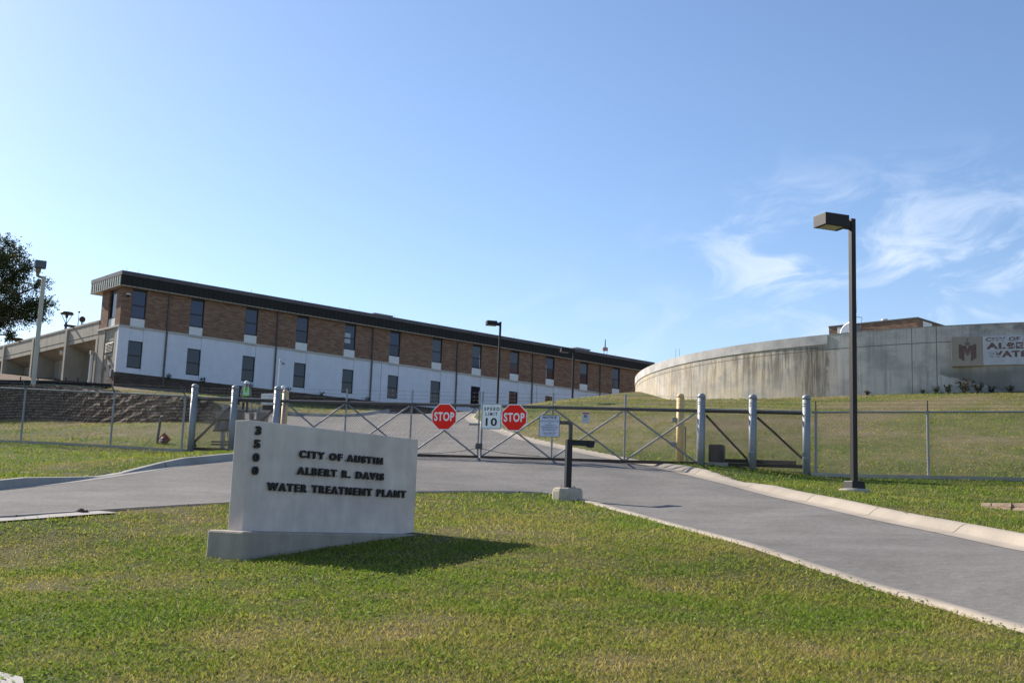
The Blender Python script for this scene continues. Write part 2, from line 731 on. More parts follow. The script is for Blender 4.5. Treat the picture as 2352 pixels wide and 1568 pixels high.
gx = axis([(-600, -120, 60), (-120, -40, 5), (-40, -30, 0.5), (-30, -16, 0.35), (-16, 18, 0.17), (18, 40, 0.8), (40, 120, 5), (120, 600, 60)])
gy = axis([(-60, -4, 8), (-4, 6, 1.0), (6, 34, 0.17), (34, 72, 0.30), (72, 130, 1.0), (130, 900, 45)])
GX, GY = np.meshgrid(gx, gy)
GP = np.c_[GX.ravel(), GY.ravel()]
GZ = ground_z(GP)
GZ += 0.03 * (fbm(GP, 1.4, 40, 3) - 0.5)


def grid_mesh(name, P, Z, nx, ny):
    me = bpy.data.meshes.new(name)
    n = len(P)
    me.vertices.add(n)
    me.vertices.foreach_set('co', np.c_[P, Z].astype(np.float32).ravel())
    i = np.arange(ny - 1)[:, None] * nx + np.arange(nx - 1)[None, :]
    q = np.stack([i, i + 1, i + nx + 1, i + nx], -1).reshape(-1, 4)
    me.loops.add(q.size)
    me.loops.foreach_set('vertex_index', q.ravel().astype(np.int32))
    me.polygons.add(len(q))
    me.polygons.foreach_set('loop_start', (np.arange(len(q)) * 4).astype(np.int32))
    me.polygons.foreach_set('loop_total', np.full(len(q), 4, np.int32))
    me.update(calc_edges=True)
    me.polygons.foreach_set('use_smooth', np.ones(len(q), bool))
    return me


def lawn_material():
    m = bpy.data.materials.new('lawn')
    m.use_nodes = True
    t = m.node_tree
    b = t.nodes['Principled BSDF']
    b.inputs['Roughness'].default_value = 0.95
    b.inputs['Specular IOR Level'].default_value = 0.1
    a = N(t, 'ShaderNodeAttribute', attribute_name='tint')
    tc = N(t, 'ShaderNodeTexCoord')
    mp = N(t, 'ShaderNodeMapping')
    mp.inputs['Scale'].default_value = (1, 1, 1)
    t.links.new(tc.outputs['Object'], mp.inputs[0])
    n1 = N(t, 'ShaderNodeTexNoise', inputs={2: 22.0, 3: 5.0, 4: 0.75})
    t.links.new(mp.outputs[0], n1.inputs['Vector'])
    n2 = N(t, 'ShaderNodeTexNoise', inputs={2: 3.5, 3: 5.0, 4: 0.7})
    t.links.new(mp.outputs[0], n2.inputs['Vector'])
    r1 = N(t, 'ShaderNodeMapRange', inputs={1: 0.3, 2: 0.7, 3: 0.45, 4: 1.45})
    t.links.new(n1.outputs[0], r1.inputs[0])
    r2 = N(t, 'ShaderNodeMapRange', inputs={1: 0.3, 2: 0.7, 3: 0.75, 4: 1.2})
    t.links.new(n2.outputs[0], r2.inputs[0])
    vm = N(t, 'ShaderNodeVectorMath', operation='SCALE')
    t.links.new(a.outputs['Color'], vm.inputs[0])
    t.links.new(mathn(t, 'MULTIPLY', r1.outputs[0], r2.outputs[0]), vm.inputs['Scale'])
    t.links.new(vm.outputs[0], b.inputs['Base Color'])
    bp = N(t, 'ShaderNodeBump')
    bp.inputs['Strength'].default_value = 0.9
    bp.inputs['Distance'].default_value = 0.05
    t.links.new(n1.outputs[0], bp.inputs['Height'])
    t.links.new(bp.outputs[0], b.inputs['Normal'])
    return m


gme = grid_mesh('ground', GP, GZ, len(gx), len(gy))
gcol = lawn_col(greenness(GP), (0.62 + 0.5 * fbm(GP, 3.0, 77, 4)) * (1 + 0.3 * sm(GP[:, 1] + 0.29 * GP[:, 0], 34, 40)))
# bare earth mound at the foot of the concrete basins and the worked terrace
mound = sm(-GP[:, 0], 20, 24) * sm(GP[:, 1], 63.5, 66) * (1 - sm(GP[:, 1], 100, 108)) * sm(fbm(GP, 5, 90, 3) + 0.25 * sm(-GP[:, 0], 27, 36), 0.42, 0.60)
gcol = gcol + (np.array([0.22, 0.165, 0.125]) - gcol) * mound[:, None]
ca = gme.color_attributes.new('tint', 'FLOAT_COLOR', 'POINT')
ca.data.foreach_set('color', np.c_[gcol, np.ones(len(gcol))].astype(np.float32).ravel())
ground = structure(link('ground', gme, lawn_material()))


# road
def asphalt():
    m = bpy.data.materials.new('asphalt')
    m.use_nodes = True
    t = m.node_tree
    b = t.nodes['Principled BSDF']
    b.inputs['Roughness'].default_value = 0.95
    b.inputs['Specular IOR Level'].default_value = 0.08
    tc = N(t, 'ShaderNodeTexCoord')
    n1 = N(t, 'ShaderNodeTexNoise', inputs={2: 55.0, 3: 4.0, 4: 0.8})
    t.links.new(tc.outputs['Object'], n1.inputs['Vector'])
    n2 = N(t, 'ShaderNodeTexNoise', inputs={2: 0.55, 3: 5.0, 4: 0.62})
    t.links.new(tc.outputs['Object'], n2.inputs['Vector'])
    mp = N(t, 'ShaderNodeMapping')
    mp.inputs['Rotation'].default_value = (0, 0, math.radians(-20))
    mp.inputs['Scale'].default_value = (0.35, 2.6, 1)
    t.links.new(tc.outputs['Object'], mp.inputs[0])
    n3 = N(t, 'ShaderNodeTexNoise', inputs={2: 1.0, 3: 5.0, 4: 0.6})
    t.links.new(mp.outputs[0], n3.inputs['Vector'])
    n4 = N(t, 'ShaderNodeTexNoise', inputs={2: 9.0, 3: 4.0, 4: 0.75})
    t.links.new(tc.outputs['Object'], n4.inputs['Vector'])
    f = mathn(t, 'MULTIPLY', mathn(t, 'MULTIPLY_ADD', n1.outputs[0], 1.7, 0.15), mathn(t, 'MULTIPLY', mathn(t, 'MULTIPLY_ADD', n2.outputs[0], 0.9, 0.55), mathn(t, 'MULTIPLY_ADD', n3.outputs[0], 0.35, 0.82)))
    f = mathn(t, 'MULTIPLY', f, mathn(t, 'MULTIPLY_ADD', n4.outputs[0], 0.9, 0.55))
    vm = N(t, 'ShaderNodeVectorMath', operation='SCALE')
    vm.inputs[0].default_value = (0.190, 0.176, 0.164)
    t.links.new(f, vm.inputs['Scale'])
    t.links.new(vm.outputs[0], b.inputs['Base Color'])
    bp = N(t, 'ShaderNodeBump')
    bp.inputs['Strength'].default_value = 0.35
    bp.inputs['Distance'].default_value = 0.01
    t.links.new(n1.outputs[0], bp.inputs['Height'])
    t.links.new(bp.outputs[0], b.inputs['Normal'])
    return m


def sheet(name, outline, material, dz, step=0.5):
    """flat-laid sheet following the terrain inside an outline"""
    outline = np.asarray(outline)
    a, b = outline.min(0), outline.max(0)
    xs, ys = np.meshgrid(np.arange(a[0], b[0], step), np.arange(a[1], b[1], step))
    P = np.c_[xs.ravel(), ys.ravel()] + 0.003
    P = P[inside(P, outline)]
    P = P[udist(P, outline, True) > step * 0.4]
    vs = [Vector(p) for p in outline] + [Vector(p) for p in P]
    n = len(outline)
    ov, _, of, _, _, _ = geometry.delaunay_2d_cdt(vs, [(i, (i + 1) % n) for i in range(n)], [tuple(range(n))], 1, 1e-4)
    V = np.array([v[:] for v in ov])
    Z = hgt(V) + dz
    mb = MB()
    mb.add(np.c_[V, Z], of)
    o = mb.build(name, material, smooth=True)
    if np.mean([p.normal.z for p in o.data.polygons]) < 0:
        o.data.flip_normals()
    return structure(o)


ASPH = asphalt()
road = sheet('road', ROAD, ASPH, 0.0)

CONC = mat('kerb_concrete', (0.35, 0.295, 0.235), 0.9, var=0.14, vscale=1.2, fine=0.10, fscale=40, bump=0.15, bscale=40)
CONC_G = mat('grey_concrete', (0.36, 0.33, 0.28), 0.9, var=0.18, vscale=1.5, fine=0.10, fscale=40, bump=0.2, bscale=40)


def add_joints(m, pitch, width, dark):
    t = m.node_tree
    b = t.nodes['Principled BSDF']
    src = b.inputs['Base Color'].links[0].from_socket
    tc = N(t, 'ShaderNodeTexCoord')
    sp = N(t, 'ShaderNodeSeparateXYZ')
    t.links.new(tc.outputs['UV'], sp.inputs[0])
    d = mathn(t, 'ABSOLUTE', mathn(t, 'SUBTRACT', mathn(t, 'MODULO', sp.outputs[0], pitch), pitch / 2))
    f = mathn(t, 'SUBTRACT', 1.0, sstep(t, d, width * 0.6, width))
    mx = N(t, 'ShaderNodeMix', data_type='RGBA')
    t.links.new(f, mx.inputs[0])
    t.links.new(src, mx.inputs[6])
    mx.inputs[7].default_value = (*dark, 1)
    t.links.new(mx.outputs[2], b.inputs['Base Color'])


CONC_GK = mat('grey_kerb_concrete', (0.33, 0.31, 0.27), 0.9, var=0.18, vscale=1.5, fine=0.10, fscale=40, bump=0.2, bscale=40)
add_joints(CONC, 3.05, 0.018, (0.06, 0.045, 0.03))
add_joints(CONC_GK, 3.05, 0.018, (0.05, 0.045, 0.04))


def sweep(name, line, prof, m, flip=1, hs=None, joints=0.0):
    """profile (offset outwards, dz) swept along a ground line"""
    line = np.asarray(line)
    t = np.gradient(line, axis=0)
    t /= np.linalg.norm(t, axis=1)[:, None]
    nrm = np.c_[-t[:, 1], t[:, 0]] * flip
    base = hgt(line)
    mb = MB()
    k = len(prof)
    vs = []
    L = np.r_[0, np.cumsum(np.hypot(*np.diff(line, axis=0).T))]
    for i in range(len(line)):
        h = 1.0 if hs is None else hs[i]
        for o, z in prof:
            p = line[i] + nrm[i] * o
            vs.append((p[0], p[1], base[i] + (z * h if z > 0.02 else z)))
    fs = []
    for i in range(len(line) - 1):
        for j in range(k - 1):
            fs.append((i * k + j, i * k + j + 1, (i + 1) * k + j + 1, (i + 1) * k + j))
    mb.add(vs, fs)
    o = mb.build(name, m, smooth=True, recalc=True)
    uv = o.data.uv_layers.new(name='UVMap')
    for lp in o.data.loops:
        uv.data[lp.index].uv = (L[lp.vertex_index // k], 0)
    o.data.polygons.foreach_set('use_smooth', [True] * len(o.data.polygons))
    return structure(o)


def side(line):
    """+1 if the left of the line is outside the road"""
    mid = len(line) // 2
    t = line[mid + 1] - line[mid]
    n = np.array([-t[1], t[0]])
    n /= np.linalg.norm(n)
    return -1 if inside(np.array([line[mid] + n * 0.3]), ROAD)[0] else 1


roll_prof = [(-0.03, 0.006), (0.30, 0.012), (0.34, 0.03), (0.42, 0.10), (0.50, 0.150), (0.56, 0.165), (0.63, 0.165), (0.66, 0.15), (0.68, -0.3)]
up_prof = [(-0.03, 0.006), (0.20, 0.010), (0.215, 0.02), (0.235, 0.155), (0.26, 0.175), (0.37, 0.18), (0.40, 0.165), (0.41, -0.3)]
rib_prof = [(-0.04, 0.008), (0.0, 0.035), (0.19, 0.042), (0.21, 0.02), (0.22, -0.3)]
sweep('kerb', L_right, roll_prof, CONC, side(L_right), hs_r)
sweep('kerb', L_far, up_prof, CONC_GK, side(L_far), hs_f)
sweep('kerb', L_inf, up_prof, CONC_GK, side(L_inf))
sweep('kerb', L_inner, rib_prof, CONC, side(L_inner))
sweep('kerb', L_inl, rib_prof, CONC, side(L_inl))
# concrete pieces at the roadside
PAVE = mat('pale_concrete', (0.37, 0.34, 0.31), 0.9, var=0.12, vscale=1.0, fine=0.06, fscale=50)
pav = [G(*p)[:2] for p in ((-160, 1204), (0, 1190.5), (65, 1185.5), (202, 1176), (268, 1182.5), (171, 1190), (0, 1203), (-160, 1216))]
sheet('pavement', pav, PAVE, 0.045, 0.6)
sheet('pavement', [G(*p)[:2] for p in ((-120, 1530), (-20, 1554), (50, 1571), (60, 1620), (-120, 1640))], PAVE, 0.05, 0.5)
# ------------------------------------------------------------------ materials
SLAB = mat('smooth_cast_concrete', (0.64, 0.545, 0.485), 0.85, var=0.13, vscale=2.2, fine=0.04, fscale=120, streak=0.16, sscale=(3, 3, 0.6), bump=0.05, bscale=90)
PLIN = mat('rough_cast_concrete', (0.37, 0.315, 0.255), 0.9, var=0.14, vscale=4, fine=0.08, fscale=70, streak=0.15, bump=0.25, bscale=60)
LETTER = mat('dark_bronze', (0.022, 0.018, 0.016), 0.5, metal=0.3, var=0.2, vscale=8)
GALV = mat('galvanised_steel', (0.29, 0.30, 0.315), 0.55, metal=0.35, var=0.10, vscale=9, fine=0.12, fscale=45)
GALVD = mat('weathered_steel', (0.105, 0.10, 0.097), 0.6, metal=0.2, spec=0.25, var=0.18, vscale=6)
RUST = mat('rusty_steel', (0.075, 0.055, 0.045), 0.7, metal=0.3, var=0.3, vscale=6)
WIRE = mat('fence_wire', (0.075, 0.075, 0.075), 0.6)
BRONZE = mat('bronze_paint', (0.024, 0.018, 0.016), 0.5, spec=0.25, var=0.12, vscale=3)
BLACK = mat('black_paint', (0.022, 0.022, 0.024), 0.5, spec=0.2, var=0.15, vscale=5)
YELL = mat('yellow_paint', (0.72, 0.48, 0.20), 0.6, var=0.06, vscale=5, streak=0.06)
SIGNW = mat('white_sheeting', (0.86, 0.90, 0.86), 0.45, var=0.03)
RED = mat('red_sheeting', (0.92, 0.022, 0.010), 0.4, spec=0.2)
INK = mat('black_ink', (0.02, 0.02, 0.022), 0.5)
BLUEINK = mat('blue_ink', (0.035, 0.045, 0.10), 0.5)
WHITE = mat('white_paint', (0.72, 0.72, 0.70), 0.6, var=0.05)
STUCCO = mat('white_stucco', (0.70, 0.71, 0.76), 0.9, var=0.05, vscale=1.5, fine=0.03, fscale=25, streak=0.06, sscale=(2, 2, 0.3))
BELT = mat('belt_concrete', (0.48, 0.45, 0.40), 0.9, var=0.10, vscale=2)
SOFF = mat('soffit', (0.42, 0.36, 0.29), 0.9)
FASC = mat('dark_green_metal', (0.022, 0.020, 0.017), 0.6, spec=0.2, var=0.15, vscale=1.5)
CAPM = mat('roof_cap_metal', (0.085, 0.072, 0.075), 0.5, metal=0.2, var=0.2, vscale=0.8)
FRAME = mat('window_frame_dark', (0.018, 0.016, 0.018), 0.5)
PIPE = mat('brown_pipe', (0.12, 0.095, 0.09), 0.6, var=0.1)
BASIN = mat('board_marked_concrete', (0.38, 0.345, 0.28), 0.92, var=0.12, vscale=0.8, fine=0.06, fscale=25, streak=0.55, sscale=(2.2, 2.2, 0.22), dirt=(0.15, 0.13, 0.10), bump=0.1, bscale=25)
PALEBOARD = mat('board_paint', (0.50, 0.50, 0.52), 0.7, var=0.10, vscale=2.5, fine=0.05, fscale=20)
TANBOARD = mat('tan_board', (0.33, 0.28, 0.225), 0.8, var=0.06, vscale=2)
MAROON = mat('faded_maroon', (0.155, 0.095, 0.085), 0.8, var=0.25, vscale=9)
GREYMARK = mat('faded_grey', (0.18, 0.155, 0.14), 0.8, var=0.25, vscale=9)


def glass_mat():
    m = bpy.data.materials.new('tinted_glass')
    m.use_nodes = True
    b = m.node_tree.nodes['Principled BSDF']
    b.inputs['Base Color'].default_value = (0.010, 0.014, 0.034, 1)
    b.inputs['Roughness'].default_value = 0.06
    b.inputs['Specular IOR Level'].default_value = 0.42
    b.inputs['IOR'].default_value = 1.55
    return m


GLASS = glass_mat()
GLASS_PALE = glass_mat()
GLASS_PALE.name = 'glass_pale_reflection'
GLASS_PALE.node_tree.nodes['Principled BSDF'].inputs['Base Color'].default_value = (0.05, 0.052, 0.072, 1)  # lighter reflection in some panes, put into the base colour
GLASS_DARK = glass_mat()
GLASS_DARK.name = 'glass_dark_room'
GLASS_DARK.node_tree.nodes['Principled BSDF'].inputs['Base Color'].default_value = (0.005, 0.006, 0.014, 1)
GLASS_BLUE = glass_mat()
GLASS_BLUE.name = 'glass_blue'
GLASS_BLUE.node_tree.nodes['Principled BSDF'].inputs['Base Color'].default_value = (0.022, 0.030, 0.075, 1)


def brick_mat(name, cols, mortar, bw=0.62, bh=0.13, ms=0.012, bump=0.4, coord='UV'):
    """long roman brick or rubble courses with each brick its own tone"""
    m = bpy.data.materials.new(name)
    m.use_nodes = True
    t = m.node_tree
    b = t.nodes['Principled BSDF']
    b.inputs['Roughness'].default_value = 0.92
    b.inputs['Specular IOR Level'].default_value = 0.15
    tc = N(t, 'ShaderNodeTexCoord')
    br = N(t, 'ShaderNodeTexBrick', offset=0.5)
    br.inputs['Color1'].default_value = (0, 0, 0, 1)
    br.inputs['Color2'].default_value = (1, 1, 1, 1)
    br.inputs['Mortar'].default_value = (0.5, 0.5, 0.5, 1)
    br.inputs['Scale'].default_value = 1
    br.inputs['Mortar Size'].default_value = ms
    br.inputs['Mortar Smooth'].default_value = 0.3
    br.inputs['Brick Width'].default_value = bw
    br.inputs['Row Height'].default_value = bh
    nzw = N(t, 'ShaderNodeTexNoise', inputs={2: 1.2, 3: 2.0})
    t.links.new(tc.outputs[coord], nzw.inputs['Vector'])
    wv = N(t, 'ShaderNodeVectorMath', operation='MULTIPLY_ADD')
    t.links.new(nzw.outputs['Color'], wv.inputs[0])
    wv.inputs[1].default_value = (0.10 * bh / 0.13, 0.04 * bh / 0.13, 0)
    t.links.new(tc.outputs[coord], wv.inputs[2])
    t.links.new(wv.outputs[0], br.inputs['Vector'])
    ramp = N(t, 'ShaderNodeValToRGB')
    ramp.color_ramp.interpolation = 'LINEAR'
    el = ramp.color_ramp.elements
    el[0].color = (*cols[0], 1)
    el[1].color = (*cols[-1], 1)
    for i, c in enumerate(cols[1:-1]):
        e = el.new((i + 1) / (len(cols) - 1))
        e.color = (*c, 1)
    t.links.new(br.outputs['Color'], ramp.inputs[0])
    mx = N(t, 'ShaderNodeMix', data_type='RGBA')
    t.links.new(br.outputs['Fac'], mx.inputs[0])
    t.links.new(ramp.outputs[0], mx.inputs[6])
    mx.inputs[7].default_value = (*mortar, 1)
    n2 = N(t, 'ShaderNodeTexNoise', inputs={2: 14.0, 3: 4.0, 4: 0.7})
    t.links.new(tc.outputs[coord], n2.inputs['Vector'])
    vm = N(t, 'ShaderNodeVectorMath', operation='SCALE')
    t.links.new(mx.outputs[2], vm.inputs[0])
    t.links.new(mathn(t, 'MULTIPLY_ADD', n2.outputs[0], 0.8, 0.6), vm.inputs['Scale'])
    t.links.new(vm.outputs[0], b.inputs['Base Color'])
    bp = N(t, 'ShaderNodeBump')
    bp.inputs['Strength'].default_value = bump
    bp.inputs['Distance'].default_value = 0.03
    hh = mathn(t, 'ADD', mathn(t, 'MULTIPLY', mathn(t, 'SUBTRACT', 1.0, br.outputs['Fac']), 0.6), mathn(t, 'MULTIPLY', n2.outputs[0], 0.6))
    t.links.new(hh, bp.inputs['Height'])
    t.links.new(bp.outputs[0], b.inputs['Normal'])
    return m


BRICK = brick_mat('roman_brick', [(0.16, 0.090, 0.062), (0.24, 0.135, 0.088), (0.27, 0.175, 0.115), (0.20, 0.095, 0.064), (0.31, 0.215, 0.145)], (0.22, 0.16, 0.12), 0.42, 0.105)
RUBBLE = brick_mat('rubble_stone', [(0.125, 0.088, 0.066), (0.20, 0.145, 0.108), (0.25, 0.185, 0.14), (0.15, 0.102, 0.076)], (0.045, 0.034, 0.027), 0.30, 0.14, 0.024, 1.0)
DARKST = brick_mat('dark_stone', [(0.085, 0.068, 0.055), (0.12, 0.095, 0.075), (0.075, 0.058, 0.047), (0.14, 0.11, 0.085)], (0.06, 0.048, 0.04), 0.40, 0.14, 0.015, 0.8)


def uv_wall(o, axis='x'):
    """UVs in metres: along the wall and up"""
    me = o.data
    uv = me.uv_layers.new(name='UVMap')
    for p in me.polygons:
        for li in p.loop_indices:
            c = me.vertices[me.loops[li].vertex_index].co
            a = c.y if abs(p.normal.x) > abs(p.normal.y) else c.x
            uv.data[li].uv = (a, c.z)
    return o


# ------------------------------------------------------------------ monument sign
SAZ = 0.93094
SA = (-3.433, 15.3, 0.0)
sign = thing('monument_sign', 'pale concrete entrance monument lettered CITY OF AUSTIN on the front lawn', 'sign', SA, SAZ)
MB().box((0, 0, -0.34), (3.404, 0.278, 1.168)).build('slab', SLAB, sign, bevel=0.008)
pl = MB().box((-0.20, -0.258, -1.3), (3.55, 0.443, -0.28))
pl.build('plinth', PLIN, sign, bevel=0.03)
for s, x0, x1, z0, z1 in (('CITY OF AUSTIN', 0.905, 2.582, 0.729, 0.835), ('ALBERT R. DAVIS', 0.885, 2.625, 0.497, 0.606), ('WATER TREATMENT PLANT', 0.36, 3.139, 0.257, 0.369)):
    mb = text_mb(s, x0, x1, z0, z1, -0.045, 0.026, 0.045, 1.42)
    for k in range(int((x1 - x0) / 0.062)):
        xk = x0 + 0.04 + k * 0.062
        if (k % 2) == 0:
            mb.tube((xk, -0.03, z0 + 0.02), (xk, 0.0, z0 + 0.02), 0.004, 5)
    mb.build('lettering', LETTER, sign)
for ch, z0, z1 in (('3', 0.979, 1.098), ('5', 0.803, 0.919), ('0', 0.626, 0.741), ('0', 0.452, 0.567)):
    mb = text_mb(ch, 0.088 if ch != '3' else 0.098, 0.187, z0, z1, -0.04, 0.026, 0.05)
    mb.tube((0.13, -0.02, z0 + 0.03), (0.13, 0, z0 + 0.03), 0.004, 5)
    mb.build('house_number', LETTER, sign)

# ------------------------------------------------------------------ big gate posts
GN = np.array([-GD[1], GD[0]])


def gate_base(s, y=0.0):
    p = gate_w(s, y)
    return p[0], p[1], float(ground_z(np.array([p]))[0])


def gate_s_at(px, y):
    r = ray(px, 960)
    o = GL + GN * y
    return (r[0] * o[1] - o[0]) / (GD[0] - r[0] * GD[1])


def make_post(name, label, cat, s, y, ztop, r, m, group, capr=1.08):
    x, yy, z = gate_base(s, y)
    h = ztop - z
    t = thing(name, label, cat, (x, yy, z), GROT, group)
    MB().lathe([(r, -0.3), (r, h - r * 1.15)], n=24).build('post_tube', m, t, smooth=False).data.polygons.foreach_set('use_smooth', [True] * 26)
    prof = [(r * capr, h - r * 1.25), (r * capr, h - r * 0.85)]
    for k in range(1, 7):
        a = k / 7 * math.pi / 2
        prof.append((r * capr * math.cos(a), h - r * 0.85 + r * 0.85 * math.sin(a)))
    MB().lathe(prof, n=24).build('dome_cap', m, t, smooth=True)
    return t, h


plab = [(0.0, 3.95, 'thick galvanised gate post where the left chain link fence ends, beside the fallen cone'),
        (1.46, 3.91, 'thick galvanised gate post in front of the electrical boxes, just left of the worker'),
        (2.97, 3.89, 'thick galvanised gate post directly in front of the yellow bollard by the monument'),
        (16.31, 3.735, 'thick galvanised gate post closing the drive on the right, beside the black motor box'),
        (17.74, 3.715, 'thick galvanised gate post between two slanting braces, right of the black motor box'),
        (19.2, 3.71, 'thick galvanised gate post nearest the tall bronze light pole')]
for k, (s, zt, lb) in enumerate(plab):
    t, h = make_post('gate_post', lb, 'post', s, 0.0, zt, 0.108, GALV, 'galvanised gate posts')
    for zz in (h - 0.28, h - 0.34, h - 0.6, 0.45):
        MB().lathe([(0.106, zz), (0.114, zz + 0.004), (0.114, zz + 0.026), (0.106, zz + 0.03)], n=24).build('band', GALV, t)
    zr = h - (zt - 3.45 + 0.0137 * s)
    for zz in (zr + 0.0, 0.30):
        rl = MB()
        rl.box((-0.06, 0.105, zz - 0.09), (0.06, 0.19, zz + 0.09))
        rl.tube((-0.09, 0.15, zz - 0.09), (0.09, 0.15, zz - 0.09), 0.05, 10)
        rl.build('roller_bracket', GALVD, t)


# ------------------------------------------------------------------ gate leaves
def ztop(s):
    return 3.47 - 0.0137 * s


def zbot(s):
    return 1.86 - 0.007 * s


def weave(mb, s0, s1, zlo, zhi, y, pitch=0.078, r=0.0025):
    """diamond wire mesh: straight wires at 45 degrees both ways, clipped to the panel"""
    def clip(c, sg):
        # wire: z = sg*(s) + c ; panel between zlo(s) and zhi(s)
        lo0, lo1, hi0, hi1 = zlo(s0), zlo(s1), zhi(s0), zhi(s1)
        kl = (lo1 - lo0) / (s1 - s0)
        kh = (hi1 - hi0) / (s1 - s0)
        sl = (lo0 - kl * s0 - c) / (sg - kl)
        sh = (hi0 - kh * s0 - c) / (sg - kh)
        a, b = min(sl, sh), max(sl, sh)
        a, b = max(a, s0), min(b, s1)
        return (a, b) if b - a > 0.02 else None
    step = pitch
    for sg, yy in ((1, y), (-1, y + 0.004)):
        c0 = min(zlo(s0), zlo(s1)) - sg * (s1 if sg > 0 else s0)
        c1 = max(zhi(s0), zhi(s1)) - sg * (s0 if sg > 0 else s1)
        c = c0
        while c < c1:
            q = clip(c, sg)
            if q:
                a, b = q
                mb.tube((a, yy, sg * a + c), (b, yy, sg * b + c), r, 3, cap=False)
            c += step
    return mb


def xbrace(mb, s0, s1, y):
    mb.tube((s0 + 0.05, y, ztop(s0) - 0.06), (s1 - 0.05, y, zbot(s1) + 0.04), 0.026, 8)
    mb.tube((s1 - 0.05, y - 0.05, ztop(s1) - 0.06), (s0 + 0.05, y - 0.05, zbot(s0) + 0.04), 0.026, 8)


GY0 = 0.16    # the leaf runs just behind the posts


def gate_leaf(label, sa, sb, vert, tail, pins):
    cx, cy = gate_w((sa + sb) / 2, GY0)
    t = thing('sliding_gate', label, 'gate', (GL[0], GL[1], 0), GROT)
    MB().tube((sa, GY0, ztop(sa)), (sb, GY0, ztop(sb)), 0.05, 10).build('top_rail', GALVD, t)
    MB().bar((sa, GY0, zbot(sa)), (sb, GY0, zbot(sb)), 0.07, 0.09).build('bottom_rail', RUST, t)
    for v in vert:
        MB().tube((v, GY0, zbot(v) + 0.045), (v, GY0, ztop(v) + (0.43 if v in pins else -0.03)), 0.03, 8).build('upright', GALV, t)
    for a, b in zip(vert[:-1], vert[1:]):
        m = MB()
        xbrace(m, a, b, GY0 + 0.01)
        m.build('cross_brace', GALV, t)
    for a, b in tail:
        MB().bar((a[0], GY0, a[1]), (b[0], GY0, b[1]), 0.05, 0.06).build('tail_brace', RUST, t)
    m = MB()
    weave(m, sa, sb, lambda s: zbot(s) + 0.05, lambda s: ztop(s) - 0.05, GY0 - 0.06)
    m.build('wire_mesh', WIRE, t)
    c0 = pins[-1] if sa < 5 else pins[0]
    sg = -1 if sa < 5 else 1
    m = MB()
    pr = [(c0 + sg * 1.85 * i / 8, 2.06 - 0.20 * (i / 8) ** 0.7 - 0.03 * math.sin(math.pi * i / 8)) for i in range(9)]
    m.path([(x_, GY0 - 0.08, z_) for x_, z_ in pr], 0.009, 5)
    m.build('cable', GALVD, t)
    MB().box((c0 - 0.05, GY0 - 0.09, 2.03), (c0 + 0.05, GY0 - 0.03, 2.20)).build('lock_plate', GALVD, t)
    if sg < 0:
        MB().box((c0 - 0.28, GY0 - 0.10, 2.74), (c0 + 0.06, GY0 - 0.04, 2.80)).build('latch', GALV, t)
    m = MB()
    for dz in (0.16, 0.27, 0.39):
        xs = [min(pins)] + sorted(pins)[1:]
        m.tube((xs[0], GY0, ztop(xs[0]) + dz), (xs[-1], GY0, ztop(xs[-1]) + dz), 0.004, 3)
        k = xs[0]
        while k < xs[-1]:
            m.tube((k - 0.012, GY0, ztop(k) + dz - 0.02), (k + 0.012, GY0, ztop(k) + dz + 0.02), 0.003, 3)
            k += 0.14
    m.build('barbed_wire', GALVD, t)
    return t


gate_leaf('chain link sliding gate leaf partly hidden behind the monument sign', -0.05, 9.66,
          [3.16, 5.28, 7.46, 9.64], [((1.42, 3.40), (0.04, 2.10)), ((2.95, 3.3), (1.56, 2.05))], [3.16, 5.28, 7.46, 9.64])
gate_leaf('chain link sliding gate leaf carrying the notice board, behind the footed card reader', 9.74, 19.22,
          [9.74, 11.92, 14.09, 16.19], [((16.42, 3.12), (17.62, 1.85)), ((17.85, 3.08), (19.08, 1.95))], [9.74, 11.92, 14.09, 16.19])

# barbed strands between the guide posts belong to the fences


